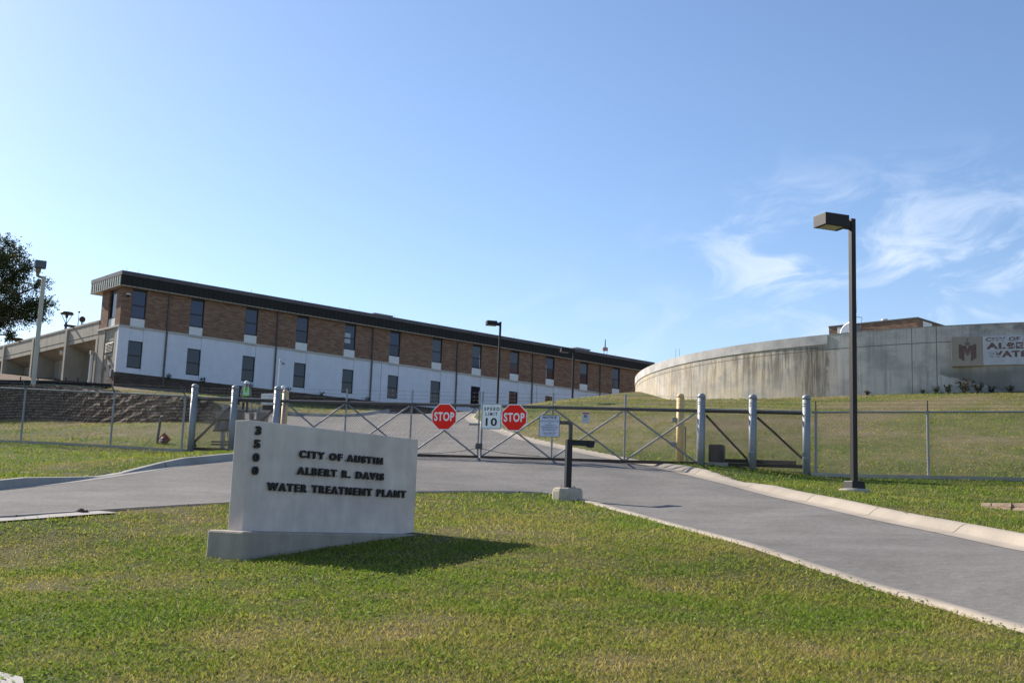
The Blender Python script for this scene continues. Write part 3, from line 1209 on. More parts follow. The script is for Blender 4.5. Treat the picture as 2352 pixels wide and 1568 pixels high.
def fence(label, s_list, y, rail, floor, tilt, mow, s_from, s_to):
    t = thing('chain_link_fence', label, 'fence', (GL[0], GL[1], 0), GROT)
    for s in s_list:
        b = gate_base(s, y)[2]
        MB().tube((s, y, b - 0.2), (s, y, rail(s)), 0.034, 10).build('fence_post', GALV, t)
        MB().bar((s, y, rail(s)), (s - tilt, y - 0.05, rail(s) + 0.30), 0.03, 0.04).build('barb_arm', GALVD, t)
    MB().tube((s_from, y, rail(s_from)), (s_to, y, rail(s_to)), 0.026, 8).build('top_rail', GALV, t)
    m = MB()
    n = max(1, int((s_to - s_from) / 2.5))
    for i in range(n):
        a, b = s_from + (s_to - s_from) * i / n, s_from + (s_to - s_from) * (i + 1) / n
        fa, fb = gate_base(a, y)[2] + 0.05, gate_base(b, y)[2] + 0.05
        weave(m, a, b, lambda s: fa + (fb - fa) * (s - a) / (b - a), lambda s: rail(s) + 0.03, y - 0.03)
    m.build('wire_mesh', WIRE, t)
    m = MB()
    for f in (0.33, 0.66, 1.0):
        dx = -tilt * f
        pts = [s_from] + [s for s in sorted(s_list) if s_from < s < s_to] + [s_to]
        for a, b in zip(pts[:-1], pts[1:]):
            m.tube((a + dx, y - 0.05 * f, rail(a) + 0.30 * f), (b + dx, y - 0.05 * f, rail(b) + 0.30 * f), 0.004, 3)
        k = s_from
        while k < s_to:
            m.tube((k - 0.015, y, rail(k) + 0.3 * f - 0.02), (k + 0.015, y, rail(k) + 0.3 * f + 0.02), 0.0035, 3)
            k += 0.16
    m.build('barbed_wire', GALVD, t)
    if mow:
        m = MB()
        k = s_from
        while k < s_to:
            a, b = k, min(k + 1.0, s_to)
            za, zb = gate_base(a, y)[2], gate_base(b, y)[2]
            m.add([(a, y - 0.16, za - 0.2), (b, y - 0.16, zb - 0.2), (b, y + 0.16, zb - 0.2), (a, y + 0.16, za - 0.2),
                   (a, y - 0.16, za + 0.07), (b, y - 0.16, zb + 0.07), (b, y + 0.16, zb + 0.07), (a, y + 0.16, za + 0.07)],
                  [(0, 1, 5, 4), (2, 3, 7, 6), (4, 5, 6, 7), (0, 4, 7, 3), (1, 2, 6, 5)])
            k += 1.0
        m.build('concrete_strip', CONC_G, t)
    return t


fence('chain link fence with leaning barbed arms in front of the long stone wall', [-0.32, -2.98, -6.48, -9.95, -13.4, -16.9, -20.4], -0.02, lambda s: 3.53 - 0.034 * s, None, 0.13, True, -21.0, -0.15)
fence('chain link fence across the grassy slope behind the tall lamp post', [19.45, 22.36, 25.6, 28.9, 32.2], 0.0, lambda s: 3.22 + 0.012 * (s - 19.3), None, 0.0, True, 19.33, 33.0)
fence('short chain link fence panel with barbed strands between the left guide posts', [], 0.02, lambda s: 3.52 - 0.02 * s, None, 0.0, False, 0.1, 2.87)
fence('short chain link fence panel between the right guide posts, behind the black motor box', [], 0.02, lambda s: 3.50 - 0.0137 * s, None, 0.0, False, 16.42, 19.1)

# ------------------------------------------------------------------ signs on the gate


def octagon(c, z, r, y0, y1):
    R = r / math.cos(math.pi / 8)
    return [(c + R * math.cos(math.pi / 8 + k * math.pi / 4), z + R * math.sin(math.pi / 8 + k * math.pi / 4)) for k in range(8)], y0, y1


for c, lb in ((8.57, 'red octagonal stop sign on the left gate leaf, standing clear of the speed limit sign'),
              (10.775, 'red octagonal stop sign on the right gate leaf, touching the white speed limit sign')):
    x, y = gate_w(c, GY0)
    t = thing('stop_sign', lb, 'road sign', (x, y, 2.98), GROT, 'stop signs on the gate')
    MB().prism(*octagon(0, 0, 0.40, -0.125, -0.12)).build('sign_border', SIGNW, t)
    MB().prism(*octagon(0, 0, 0.372, -0.128, -0.1255)).build('sign_face', RED, t)
    text_mb('STOP', -0.32, 0.32, -0.128, 0.142, -0.131, 0.0025, 0.03, 1.12).build('lettering', SIGNW, t)
    m = MB()
    for zz in (0.35, -0.35):
        m.tube((0, -0.134, zz), (0, -0.05, zz), 0.01, 8)
    m.build('bolt', GALVD, t)


def rrect(x0, x1, z0, z1, r, n=4):
    pts = []
    for cx, cz, a0 in ((x1 - r, z1 - r, 0), (x0 + r, z1 - r, 1), (x0 + r, z0 + r, 2), (x1 - r, z0 + r, 3)):
        for k in range(n + 1):
            a = (a0 + k / n) * math.pi / 2
            pts.append((cx + r * math.cos(a), cz + r * math.sin(a)))
    return pts


def ring(mb, outer, inner, y0, y1):
    n = len(outer)
    vs = [(x, y0, z) for x, z in outer] + [(x, y0, z) for x, z in inner] + [(x, y1, z) for x, z in outer] + [(x, y1, z) for x, z in inner]
    fs = []
    for i in range(n):
        j = (i + 1) % n
        fs += [(i, j, n + j, n + i), (2 * n + i, 3 * n + i, 3 * n + j, 2 * n + j), (i, 2 * n + i, 2 * n + j, j), (n + i, n + j, 3 * n + j, 3 * n + i)]
    return mb.add(vs, fs)


x, y = gate_w(10.075, GY0)
t = thing('speed_limit_sign', 'white rectangular SPEED LIMIT 10 sign hung between the two stop signs', 'road sign', (x, y, 3.005), GROT)
MB().prism(rrect(-0.315, 0.315, -0.385, 0.385, 0.04), -0.150, -0.144).build('sign_face', SIGNW, t)
ring(MB(), rrect(-0.302, 0.302, -0.372, 0.372, 0.034), rrect(-0.288, 0.288, -0.358, 0.358, 0.03), -0.1525, -0.1503).build('sign_border', INK, t)
text_mb('SPEED', -0.235, 0.245, 0.175, 0.275, -0.153, 0.0025, 0.032, 1.45).build('lettering', INK, t)
text_mb('LIMIT', -0.185, 0.185, 0.02, 0.12, -0.153, 0.0025, 0.032, 1.5).build('lettering', INK, t)
text_mb('10', -0.175, 0.18, -0.285, -0.045, -0.153, 0.0025, 0.03, 1.15).build('lettering', INK, t)
m = MB()
for zz in (0.32, -0.32):
    m.tube((0, -0.157, zz), (0, -0.05, zz), 0.008, 8)
m.build('bolt', GALVD, t)

x, y = gate_w(11.86, GY0)
t = thing('notice_sign', 'white NOTICE board of small blue lettering wired to the right gate leaf', 'sign', (x, y, 2.745), GROT)
MB().prism([(-0.305, -0.315), (0.305, -0.315), (0.305, 0.315), (-0.305, 0.315)], -0.112, -0.108).build('sign_face', mat('notice_white', (0.62, 0.66, 0.75), 0.5), t)
ring(MB(), [(-0.31, -0.32), (0.31, -0.32), (0.31, 0.32), (-0.31, 0.32)], [(-0.297, -0.307), (0.297, -0.307), (0.297, 0.307), (-0.297, 0.307)], -0.115, -0.1122).build('sign_border', BLUEINK, t)
for s, hw, zc, hh, bd in (('NOTICE', 0.215, 0.255, 0.033, 0.03), ('ALL', 0.038, 0.182, 0.013, 0.015), ('MATOUS CONSTRUCTION', 0.272, 0.135, 0.015, 0.015), ('AND', 0.043, 0.085, 0.013, 0.015),
                          ('T. MORALES CO.', 0.170, 0.034, 0.015, 0.015), ('DELIVERIES MUST USE', 0.25, -0.022, 0.016, 0.015), ('SIDE ENTRANCE ON', 0.22, -0.072, 0.015, 0.015),
                          ('MT. BONNELL RD.', 0.187, -0.122, 0.015, 0.015), ('Contact: Blake Pitts', 0.205, -0.196, 0.018, 0.008), ('(254) 534-1638', 0.16, -0.255, 0.019, 0.008)):
    text_mb(s, -hw, hw, zc - hh, zc + hh, -0.1155, 0.0025, bd).build('lettering', BLUEINK if zc < 0.2 else INK, t)
MB().box((-0.25, -0.1145, 0.180), (-0.06, -0.1123, 0.186)).box((0.06, -0.1145, 0.180), (0.25, -0.1123, 0.186)).build('rule_line', BLUEINK, t)

x, y = gate_w(12.94, GY0)
t = thing('warning_sign', 'small white warning plate with a red band, on the mesh right of the notice board', 'sign', (x, y, 3.01), GROT)
MB().prism([(-0.12, -0.165), (0.12, -0.165), (0.12, 0.165), (-0.12, 0.165)], -0.072, -0.068).build('sign_face', mat('plate_white', (0.55, 0.55, 0.56), 0.5), t)
MB().box((-0.10, -0.0745, 0.105), (0.10, -0.0722, 0.145)).build('red_band', mat('plate_red', (0.42, 0.06, 0.03), 0.5), t)
MB().box((-0.055, -0.0745, 0.0), (0.015, -0.0722, 0.085)).prism([(0.022, 0.0), (0.05, 0.0), (0.04, 0.045), (0.052, 0.085), (0.03, 0.085), (0.026, 0.045)], -0.0745, -0.0722).build('pictogram', GREYMARK, t)
m = MB()
for k in range(6):
    m.box((-0.095, -0.0740, -0.035 - 0.022 * k), (0.09 - 0.012 * (k % 3), -0.0722, -0.030 - 0.022 * k))
m.build('lettering', mat('plate_grey', (0.36, 0.36, 0.37), 0.6), t)

# ------------------------------------------------------------------ yellow bollards
t, h = make_post('yellow_bollard', 'yellow steel bollard tucked behind the gate post left of the drive', 'bollard', gate_s_at(652.5, 0.85), 0.85, 3.88, 0.10, YELL, 'yellow bollards', 1.0)
b = G(1561, 1064)
s_b = (b[:2] - GL) @ GD
y_b = (b[:2] - GL) @ GN
t, h = make_post('yellow_bollard', 'tall yellow steel bollard with conduits, free standing behind the right gate leaf', 'bollard', s_b, y_b, float(at(1566, 903, b[1])[2]), 0.112, YELL, 'yellow bollards', 1.0)
MB().box((-0.22, -0.08, h - 0.86), (-0.10, 0.06, h - 0.72)).build('junction_box', GALV, t, bevel=0.01)
MB().box((-0.26, -0.08, 0.42), (-0.11, 0.06, 0.56)).build('junction_box', GALV, t, bevel=0.01)
MB().path([(0.13, -0.08, h - 0.98), (0.17, -0.08, h - 1.03), (0.17, -0.08, 0.2), (0.21, -0.06, 0.08), (0.24, -0.05, 0.0)], 0.018, 8).build('conduit', GALVD, t)

# ------------------------------------------------------------------ gate motor box
p = gate_base(16.70, 0.42)
t = thing('gate_operator', 'squat black motor box on a concrete pad behind the right guide posts', 'gate motor', p, GROT)
hh = float(at(1640, 1020.5, p[1])[2]) - p[2]
MB().box((-0.215, -0.20, 0.06), (0.215, 0.30, hh)).build('housing', BLACK, t, bevel=0.04)
MB().box((-0.36, -0.3, -0.2), (0.36, 0.42, 0.06)).build('pad', CONC_G, t, bevel=0.02)
MB().bar((0.22, 0.2, 0.14), (2.2, 0.2, 0.12), 0.10, 0.10).build('drive_beam', RUST, t)

# ------------------------------------------------------------------ electrical rack
p = gate_base(1.3, 1.15)
rk = thing('electrical_rack', 'rack of grey electrical boxes and conduits on steel channels behind the left guide posts', 'electrical rack', (GL[0], GL[1], 0), GROT)
y0 = 1.15


def rs(cx):
    return (cx - 80) / 724.0 * 1.03 - 0.02


def rz(cy):
    return 3.95 - (cy - 200) / 724.0 * 1.03 + 0.02


for cx, cyt, r in ((400, 590, 0.065), (1310, 640, 0.065), (765, 950, 0.04)):
    s = rs(cx) - 0.04
    MB().tube((s, y0 + 0.1, gate_base(s, y0)[2] - 0.2), (s, y0 + 0.1, rz(cyt)), r, 14).build('rack_post', GALV, rk)
for cy, xa, xb in ((752, 150, 1250), (957, 170, 1250), (1047, 140, 950), (1210, 150, 930), (1468, 130, 900), (1530, 130, 900)):
    a, b = rs(xa), rs(xb)
    m = MB()
    m.box((a, y0, rz(cy) - 0.026), (b, y0 + 0.04, rz(cy) + 0.026))
    k = a + 0.04
    while k < b - 0.04:
        m.box((k, y0 - 0.003, rz(cy) - 0.008), (k + 0.025, y0 - 0.0005, rz(cy) + 0.008))
        k += 0.055
    m.build('strut_channel', BLACK, rk)
BOXM = mat('enclosure_grey', (0.17, 0.175, 0.18), 0.55, var=0.08, vscale=5)
for xa, xb, ya, yb, d in ((245, 345, 770, 945, 0.14), (240, 330, 1035, 1190, 0.14), (400, 585, 765, 950, 0.2), (385, 565, 1030, 1190, 0.2), (725, 905, 780, 955, 0.16), (905, 960, 790, 950, 0.10), (1120, 1200, 790, 1000, 0.14), (1335, 1570, 785, 1120, 0.22)):
    b = MB().box((rs(xa), y0 - d, rz(yb)), (rs(xb), y0 - 0.004, rz(ya))).build('enclosure_box', BOXM, rk, bevel=0.008)
    MB().box((rs(xb) - 0.02, y0 - d - 0.012, (rz(ya) + rz(yb)) / 2 - 0.02), (rs(xb) - 0.012, y0 - d - 0.0005, (rz(ya) + rz(yb)) / 2 + 0.02)).build('latch', GALVD, b)
for cx in (405, 450, 480, 505):
    s = rs(cx)
    MB().path([(s, y0 - 0.08, rz(1195)), (s, y0 - 0.08, gate_base(s, y0)[2] - 0.1)], 0.014, 8).build('conduit', GALV, rk)
MB().path([(rs(545), y0 - 0.03, rz(1200)), (rs(550), y0 - 0.03, rz(1320)), (rs(590), y0 - 0.03, rz(1385)), (rs(650), y0 - 0.03, rz(1400)), (rs(930), y0 - 0.03, rz(1400))], 0.013, 8).build('conduit', GALVD, rk)
zz0 = gate_base(0.9, y0)[2]
MB().path([(rs(760), y0 - 0.03, rz(1560)), (rs(750), y0 - 0.03, zz0 + 0.22), (rs(700), y0 - 0.03, zz0 + 0.1), (rs(620), y0 - 0.03, zz0 + 0.06), (rs(430), y0 - 0.03, zz0 + 0.05)], 0.025, 8).build('conduit', WHITE, rk)

# ------------------------------------------------------------------ card readers
R1 = G(1303, 1148)


def card_reader(label, loc, rot, ped, hpost, left, group):
    t = thing('card_reader_post', label, 'card reader', loc, rot, group)
    if ped:
        prof = [(0.345, -0.3), (0.345, 0.20), (0.325, 0.27), (0.28, 0.30)]
        m = MB()
        vs = []
        n = 10
        m.lathe(prof, n=n)
        m.build('footing', mat('footing_concrete', (0.42, 0.365, 0.29), 0.9, var=0.2, vscale=5, fine=0.1, fscale=40, streak=0.3, sscale=(7, 7, 0.8), dirt=(0.16, 0.14, 0.11), bump=0.3), t, bevel=0.03)
    z0 = 0.30 if ped else 0.0
    sg = -1 if left else 1
    MB().box((-0.14, -0.14, z0 - 0.002), (0.14, 0.14, z0 + 0.014)).build('base_plate', BLACK, t, bevel=0.004)
    MB().box((-0.064, -0.064, z0 + 0.01), (0.064, 0.064, z0 + hpost)).build('post', BLACK, t, bevel=0.006)
    a = (0.065, 0.47)
    xa, xb = sorted((sg * a[0], sg * a[1]))
    MB().box((xa, -0.06, z0 + hpost - 0.125), (xb, 0.06, z0 + hpost - 0.003)).build('arm', BLACK, t, bevel=0.006)
    # wedge shaped reader hood
    if sg > 0:
        poly = [(0.44, z0 + hpost - 0.15), (0.575, z0 + hpost - 0.155), (0.60, z0 + hpost + 0.0), (0.40, z0 + hpost + 0.002), (0.445, z0 + hpost - 0.03)]
    else:
        poly = [(-0.50, z0 + hpost - 0.14), (-0.38, z0 + hpost - 0.14), (-0.38, z0 + hpost + 0.02), (-0.53, z0 + hpost + 0.02)]
    MB().prism(poly, -0.075, 0.075).build('reader_hood', BLACK, t, bevel=0.004)
    bm_ = MB()
    for x in (-0.11, 0.11):
        for y in (-0.11, 0.11):
            bm_.tube((x, y, z0 + 0.01), (x, y, z0 + 0.045), 0.01, 6)
    bm_.build('anchor_bolt', GALVD, t)
    fx = sg * 0.603 if sg > 0 else -0.532
    MB().box((min(fx, fx - sg * 0.004), -0.05, z0 + hpost - 0.12), (max(fx, fx - sg * 0.004), 0.05, z0 + hpost - 0.02)).build('reader_face', WHITE, t)
    return t


card_reader('black card reader post on a round concrete footing, at the tip of the lawn', (R1[0], R1[1], R1[2] - 0.03), 0.33, True, 1.07, False, None)
q = at(1311, 967, 40.8)
zb = hz(q[0], 40.8)
card_reader('thin black card reader post standing inside the gate, its arm pointing left', (q[0], 40.8, zb), 0.16, False, float(q[2]) - zb, True, None)


# ------------------------------------------------------------------ light poles
def light_pole(label, base, hpole, rot, scale=1.0, footing=True, m=None, group=None):
    m = m or BRONZE
    t = thing('light_pole', label, 'street light', base, rot, group)
    s = scale
    zb = 0.0
    if footing:
        MB().lathe([(0.36, -0.4), (0.36, 0.05), (0.33, 0.085), (0.26, 0.095)], n=28).build('footing', CONC_G, t)
        MB().add([(-0.19, -0.19, 0.09), (0.19, -0.19, 0.09), (0.19, 0.19, 0.09), (-0.19, 0.19, 0.09), (-0.17, -0.17, 0.27), (0.17, -0.17, 0.27), (0.17, 0.17, 0.27), (-0.17, 0.17, 0.27)],
                 [(0, 1, 5, 4), (1, 2, 6, 5), (2, 3, 7, 6), (3, 0, 4, 7), (4, 5, 6, 7)]).build('base_cover', m, t, bevel=0.012)
        zb = 0.09
    r = 0.062 * s
    MB().box((-r, -r, zb), (r, r, hpole)).build('pole', m, t, bevel=0.004)
    # short arm and box head to the left, pointing along local -x
    MB().box((-0.26 * s, -0.045 * s, hpole - 0.27 * s), (-r, 0.045 * s, hpole - 0.06 * s)).build('arm', m, t, bevel=0.006)
    hd = MB().box((-0.93 * s, -0.25 * s, hpole - 0.285 * s), (-0.26 * s, 0.25 * s, hpole + 0.005 * s)).build('lamp_head', m, t, bevel=0.008)
    MB().box((-0.86 * s, -0.19 * s, hpole - 0.294 * s), (-0.40 * s, 0.19 * s, hpole - 0.2852 * s)).build('lens', mat('lamp_lens', (0.42, 0.40, 0.30), 0.25, var=0.2, vscale=7), hd)
    return t


LB = G(1962, 1136)
ztopL = float(at(1953.5, 503, LB[1])[2])
light_pole('tall dark bronze light pole with square box head beside the pale kerb', (LB[0], LB[1], LB[2] + 0.05), ztopL - LB[2] - 0.05, math.radians(20))
q = at(1149.5, 739, 70)
zb = hz(q[0], 70)
light_pole('thin black light pole rising behind the speed limit sign, against the building facade', (q[0], 70, zb), float(q[2]) - zb, math.radians(14), 0.95, False, BLACK)
q = at(1318, 801, 92)
zb = hz(q[0], 92)
light_pole('far black light pole whose head overlaps the dark roof edge', (q[0], 92, zb), float(q[2]) - zb, math.radians(10), 1.15, False, BLACK)

# floodlight on a cream pole
FB = G(76, 886, True)
t = thing('floodlight_pole', 'cream pole with a boxy louvred floodlight next to the tree', 'floodlight', FB, 0)
q = at(97, 635, FB[1])
H = float(q[2] - FB[2])
CREAM = mat('cream_paint', (0.52, 0.47, 0.37), 0.6, var=0.05)
MB().tube((0, 0, -0.2), (0, 0, H), 0.125, 14, 0.11).build('pole', CREAM, t, smooth=False)
FL = mat('floodlight_tan', (0.20, 0.135, 0.085), 0.6)
MB().bar((0.02, 0, H - 0.10), (-0.34, -0.03, H + 0.02), 0.10, 0.12).build('bracket', FL, t, bevel=0.01)
nk = MB()
nk.tube((-0.34, -0.03, H), (-0.33, -0.03, H + 0.2), 0.07, 12, 0.10).tube((-0.33, -0.03, H + 0.2), (-0.33, -0.03, H + 0.42), 0.135, 12, 0.15)
nk.build('ballast', FL, t)
hd = MB()
a = math.radians(-62)
ca_, sa_ = math.cos(a), math.sin(a)


def fl(x, y, z):
    return (-0.25 + x * ca_ - y * sa_, -0.03 + x * sa_ + y * ca_, H + 0.42 + z)


vs = [fl(x, y, z) for z in (0.0, 0.40) for x, y in ((-0.10, -0.28), (0.28, -0.28), (0.28, 0.28), (-0.10, 0.28))]
hd.add(vs, [(3, 2, 1, 0), (4, 5, 6, 7), (0, 1, 5, 4), (1, 2, 6, 5), (2, 3, 7, 6), (3, 0, 4, 7)])
hd = hd.build('lamp_head', mat('floodlight_grey', (0.10, 0.10, 0.105), 0.4, metal=0.4), t, bevel=0.01)
MB().add([fl(0.286, -0.25, 0.03), fl(0.286, 0.25, 0.03), fl(0.286, 0.25, 0.37), fl(0.286, -0.25, 0.37)], [(0, 1, 2, 3)]).build('lens', mat('flood_glass', (0.07, 0.075, 0.085), 0.2, spec=0.4), hd)
m = MB()
for k in range(5):
    z = 0.06 + k * 0.065
    m.add([fl(-0.08, -0.286, z), fl(0.24, -0.286, z), fl(0.24, -0.30, z + 0.03), fl(-0.08, -0.30, z + 0.03)], [(0, 1, 2, 3)])
m.build('louvre', mat('louvre_grey', (0.25, 0.25, 0.26), 0.4, metal=0.4), hd)
# ------------------------------------------------------------------ office building (local x along the facade, y into the building)
bld = thing('office_building', 'long two storey office block, brick above, white below, under a dark roof edge', 'building', (BO[0], BO[1], 0), BAZ)
L = 56.6
DEPTH = 3.62
ZB, ZP, ZBELT, ZS, ZT = 7.2, 9.34, 12.74, 15.53, 16.62
WC = [1.33 + 4.572 * k for k in range(12)]
HW = 0.55


def panels(mb, y, x0, x1, z0, z1, holes, th):
    """wall slab from y to y+th with rectangular holes (xa,xb,za,zb), sorted along x"""
    x = x0
    for xa, xb, za, zb in holes:
        if xa > x:
            mb.box((x, y, z0), (xa, y + th, z1))
        if za > z0:
            mb.box((xa, y, z0), (xb, y + th, za))
        if zb < z1:
            mb.box((xa, y, zb), (xb, y + th, z1))
        x = xb
    mb.box((x, y, z0), (x1, y + th, z1))


# lower white wall: proud piers with slightly recessed window bays
m = MB()
x = 0.0
for c in WC:
    m.box((x, 0, ZP), (c - HW, 0.25, ZBELT - 0.12))
    za, zb = (9.74, 11.72)
    m.box((c - HW, 0.06, zb), (c + HW, 0.25, ZBELT - 0.12))
    m.box((c - HW, 0.06, ZP), (c + HW, 0.25, za))
    x = c + HW
m.box((x, 0, ZP), (L, 0.25, ZBELT - 0.12))
m.build('lower_wall', STUCCO, bld)
# upper brick wall
m = MB()
x = 0.0
for c in WC:
    m.box((x, 0.0, ZBELT + 0.02), (c - HW, 0.25, ZS))
    x = c + HW
m.box((x, 0.0, ZBELT + 0.02), (L, 0.25, ZS))
uv_wall(m.build('brick_wall', BRICK, bld))
m = MB()
m.box((0.25, 0.25, ZB), (L, DEPTH - 0.25, ZB + 0.3))
m.box((0.3, 0.7, ZP), (L, 0.8, ZS))
m.build('inner_wall', mat('dark_interior', (0.03, 0.03, 0.035), 0.9), bld)
m = MB()
m.box((-0.06, -0.07, ZBELT - 0.12), (L, 0.3, ZBELT + 0.02))
m.build('belt_course', BELT, bld)
m = MB()
m.box((-0.02, -0.05, ZB - 1.0), (L, 0.24, ZP))
uv_wall(m.build('stone_plinth', DARKST, bld))
for z0 in (0,):
    pass
for up in (1, 0):
    za, zb, zm = (13.36, 15.50, 14.32) if up else (9.74, 11.72, 10.66)
    for k, c in enumerate(WC):
        fr = MB()
        y0, y1 = 0.09, 0.16
        a, b = c - HW + 0.003, c + HW - 0.003
        fr.box((a, y0, za), (a + 0.06, y1, zb)).box((b - 0.06, y0, za), (b, y1, zb))
        top = zb - (0.14 if up else 0.06)
        fr.box((a + 0.06, y0, top), (b - 0.06, y1, zb)).box((a + 0.06, y0, za), (b - 0.06, y1, za + 0.09)).box((a + 0.06, y0 - 0.01, zm - 0.04), (b - 0.06, y1, zm + 0.04))
        f = fr.build('window', FRAME, bld)
        MB().box((a + 0.06, y0 + 0.03, zm + 0.04), (b - 0.06, y0 + 0.04, top)).build('pane', (GLASS_PALE if k in (6, 7, 8, 10) else GLASS_BLUE) if up else GLASS, f)
        MB().box((a + 0.06, y0 + 0.02, za + 0.09), (b - 0.06, y0 + 0.03, zm - 0.04)).build('pane', (GLASS_PALE if k in (6, 8) else GLASS_BLUE if k < 3 else GLASS) if up else GLASS_DARK, f)
        if up:
            MB().box((c - HW + 0.002, 0.03, ZBELT + 0.02), (c + HW - 0.002, 0.10, za - 0.002)).build('spandrel_panel', WHITE, bld)
        if up and k == 4:
            m = MB()
            m.box((a + 0.08, y0 + 0.022, zm + 0.06), (c + 0.10, y0 + 0.028, zm + 0.42))
            m.box((a + 0.08, y0 + 0.012, zm - 0.42), (c + 0.10, y0 + 0.018, zm - 0.06))
            m.build('notice_sheet', mat('sheet_white', (0.42, 0.46, 0.52), 0.6), f)
        if up and k in (7, 9):
            m = MB()
            xx = b - 0.18 if k == 7 else a + 0.08
            m.box((xx, y0 + 0.012, za + 0.12), (xx + 0.09, y0 + 0.018, zm - 0.05)).box((xx, y0 + 0.022, zm + 0.06), (xx + 0.09, y0 + 0.028, zm + 0.3))
            m.build('blind_edge', mat('sheet_white', (0.42, 0.46, 0.52), 0.6), f)
for k in range(6):
    x = 3.60 + 9.138 * k
    m = MB()
    m.tube((x, -0.09, ZP - 0.6), (x, -0.09, ZS - 0.02), 0.065, 10)
    for zz in (10.2, 11.6, 13.1, 14.6):
        m.lathe([(0.075, zz), (0.075, zz + 0.06)], (x, -0.09, 0), 10)
    m.build('downpipe', PIPE, bld)
# thin movement joints
m = MB()
for x in (22.9, 41.1 - 0.3, 36.4 + 9.2):
    m.box((x, -0.004, ZP), (x + 0.035, 0.0, ZBELT - 0.12))
m.build('joint', PIPE, bld)
# end wall (towards the tree): pier | louvre bay | pier, upper window
m = MB()
m.box((0.02, 0.25, ZB), (0.25, 0.75, ZBELT - 0.12)).box((0.02, 2.55, ZB), (0.25, DEPTH, ZBELT - 0.12)).box((0.12, 0.75, ZB), (0.25, 2.55, ZBELT - 0.12))
m.build('end_wall', BASIN, bld)
MB().box((-0.06, 0.301, ZBELT - 0.12), (0.3, DEPTH + 0.3, ZBELT + 0.02)).build('belt_course', BELT, bld)
m = MB()
panels(m, 0, 0, 1, 0, 1, [], 0.1) if False else None
m.box((0.0, 0.252, ZBELT + 0.021), (0.25, 0.88, ZS)).box((0.0, 2.24, ZBELT + 0.021), (0.25, DEPTH, ZS))
uv_wall(m.build('brick_wall', BRICK, bld))
f = MB()
f.box((0.14, 0.88, 13.36), (0.20, 0.97, 15.5)).box((0.14, 2.15, 13.36), (0.20, 2.24, 15.5)).box((0.14, 0.97, 15.2), (0.20, 2.15, 15.5)).box((0.12, 0.97, 13.36), (0.20, 2.15, 13.46))
f = f.build('window', FRAME, bld)
MB().box((0.16, 0.97, 13.46), (0.17, 2.15, 15.2)).build('pane', GLASS, f)
MB().box((0.08, 0.882, ZBELT + 0.022), (0.16, 2.238, 13.355)).build('spandrel_panel', WHITE, bld)
m = MB()
for k in range(7):
    z = 10.95 + 0.105 * k
    m.add([(0.10, 0.95, z), (0.10, 2.3, z), (0.02, 2.3, z - 0.06), (0.02, 0.95, z - 0.06), (0.10, 0.95, z + 0.015), (0.10, 2.3, z + 0.015), (0.02, 2.3, z - 0.045), (0.02, 0.95, z - 0.045)],
          [(0, 1, 2, 3), (7, 6, 5, 4), (3, 2, 6, 7), (0, 3, 7, 4), (1, 5, 6, 2)])
m.build('louvre_vent', mat('louvre_paint', (0.40, 0.36, 0.30), 0.6), bld)
MB().box((0.105, 0.95, 10.8), (0.119, 2.3, 11.75)).build('vent_backing', FRAME, bld)
d = MB().box((0.06, 1.25, ZB), (0.118, 2.25, 9.95)).build('door', mat('door_brown', (0.045, 0.032, 0.025), 0.6), bld)
MB().box((0.03, 1.32, 8.9), (0.06, 1.4, 9.0)).build('handle', GALV, d)
MB().box((-0.12, 0.45, 9.0), (0.018, 0.75, 9.55)).build('meter_box', BOXM, bld, bevel=0.01)
wl = MB().box((-0.16, 1.55, 10.35), (0.11, 1.85, 10.62)).build('wall_light', mat('lamp_tan', (0.34, 0.30, 0.22), 0.6), bld, bevel=0.02)
m = MB()
m.box((-0.05, 0.0, ZB), (0.018, 1.1, 9.0))
uv_wall(m.build('stone_plinth', RUBBLE, bld))
# roof: box fascia with standing ribs, cap flashing
OV = 0.42
m = MB()
m.box((-0.285, -OV, ZS), (L + 0.3, DEPTH + 1.55, ZS + 0.06))
m.build('soffit', SOFF, bld)
m = MB()
m.box((-0.285, -OV, ZS + 0.06), (L + 0.3, -OV + 0.05, 16.32)).box((-0.285, -OV + 0.05, ZS + 0.06), (-0.235, DEPTH + 1.55, 16.32))
k = -0.285
while k < L:
    m.box((k, -OV - 0.018, ZS + 0.02), (k + 0.03, -OV, 16.30))
    k += 0.40
m.build('fascia', FASC, bld)
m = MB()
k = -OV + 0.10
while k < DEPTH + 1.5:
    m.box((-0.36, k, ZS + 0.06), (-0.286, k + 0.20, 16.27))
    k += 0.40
m.build('fascia_ribs', mat('sunlit_rib_tone', (0.30, 0.31, 0.27), 0.5, metal=0.2), bld)  # end-face ribs coloured pale: the grazing sunlight is painted into them
MB().box((-0.36, -OV + 0.01, ZS), (-0.29, DEPTH + 1.55, ZS + 0.05)).build('drip_edge', mat('drip_edge', (0.30, 0.28, 0.24), 0.6), bld)
m = MB()
m.box((-0.33, -OV - 0.05, 16.32), (L + 0.3, DEPTH + 1.6, 16.62))
k = 1.7
while k < L:
    m.box((k, -OV - 0.056, 16.32), (k + 0.10, -OV - 0.051, 16.625))
    k += 3.05 + 0.2 * math.sin(k)
m.build('roof', CAPM, bld)
k = 0.1
i = 0
while k < L and i < 22:
    MB().tube((k, -OV + 0.2, 16.6), (k, -OV + 0.2, 16.92), 0.012, 6, 0.006).build('lightning_rod', GALVD, bld)
    k += 4.57 if i else 0.9
    i += 1

bm4 = Matrix.Translation((BO[0], BO[1], 0)) @ Matrix.Rotation(BAZ, 4, 'Z')


def bw(x, y, z):
    return tuple(bm4 @ Vector((x, y, z)))


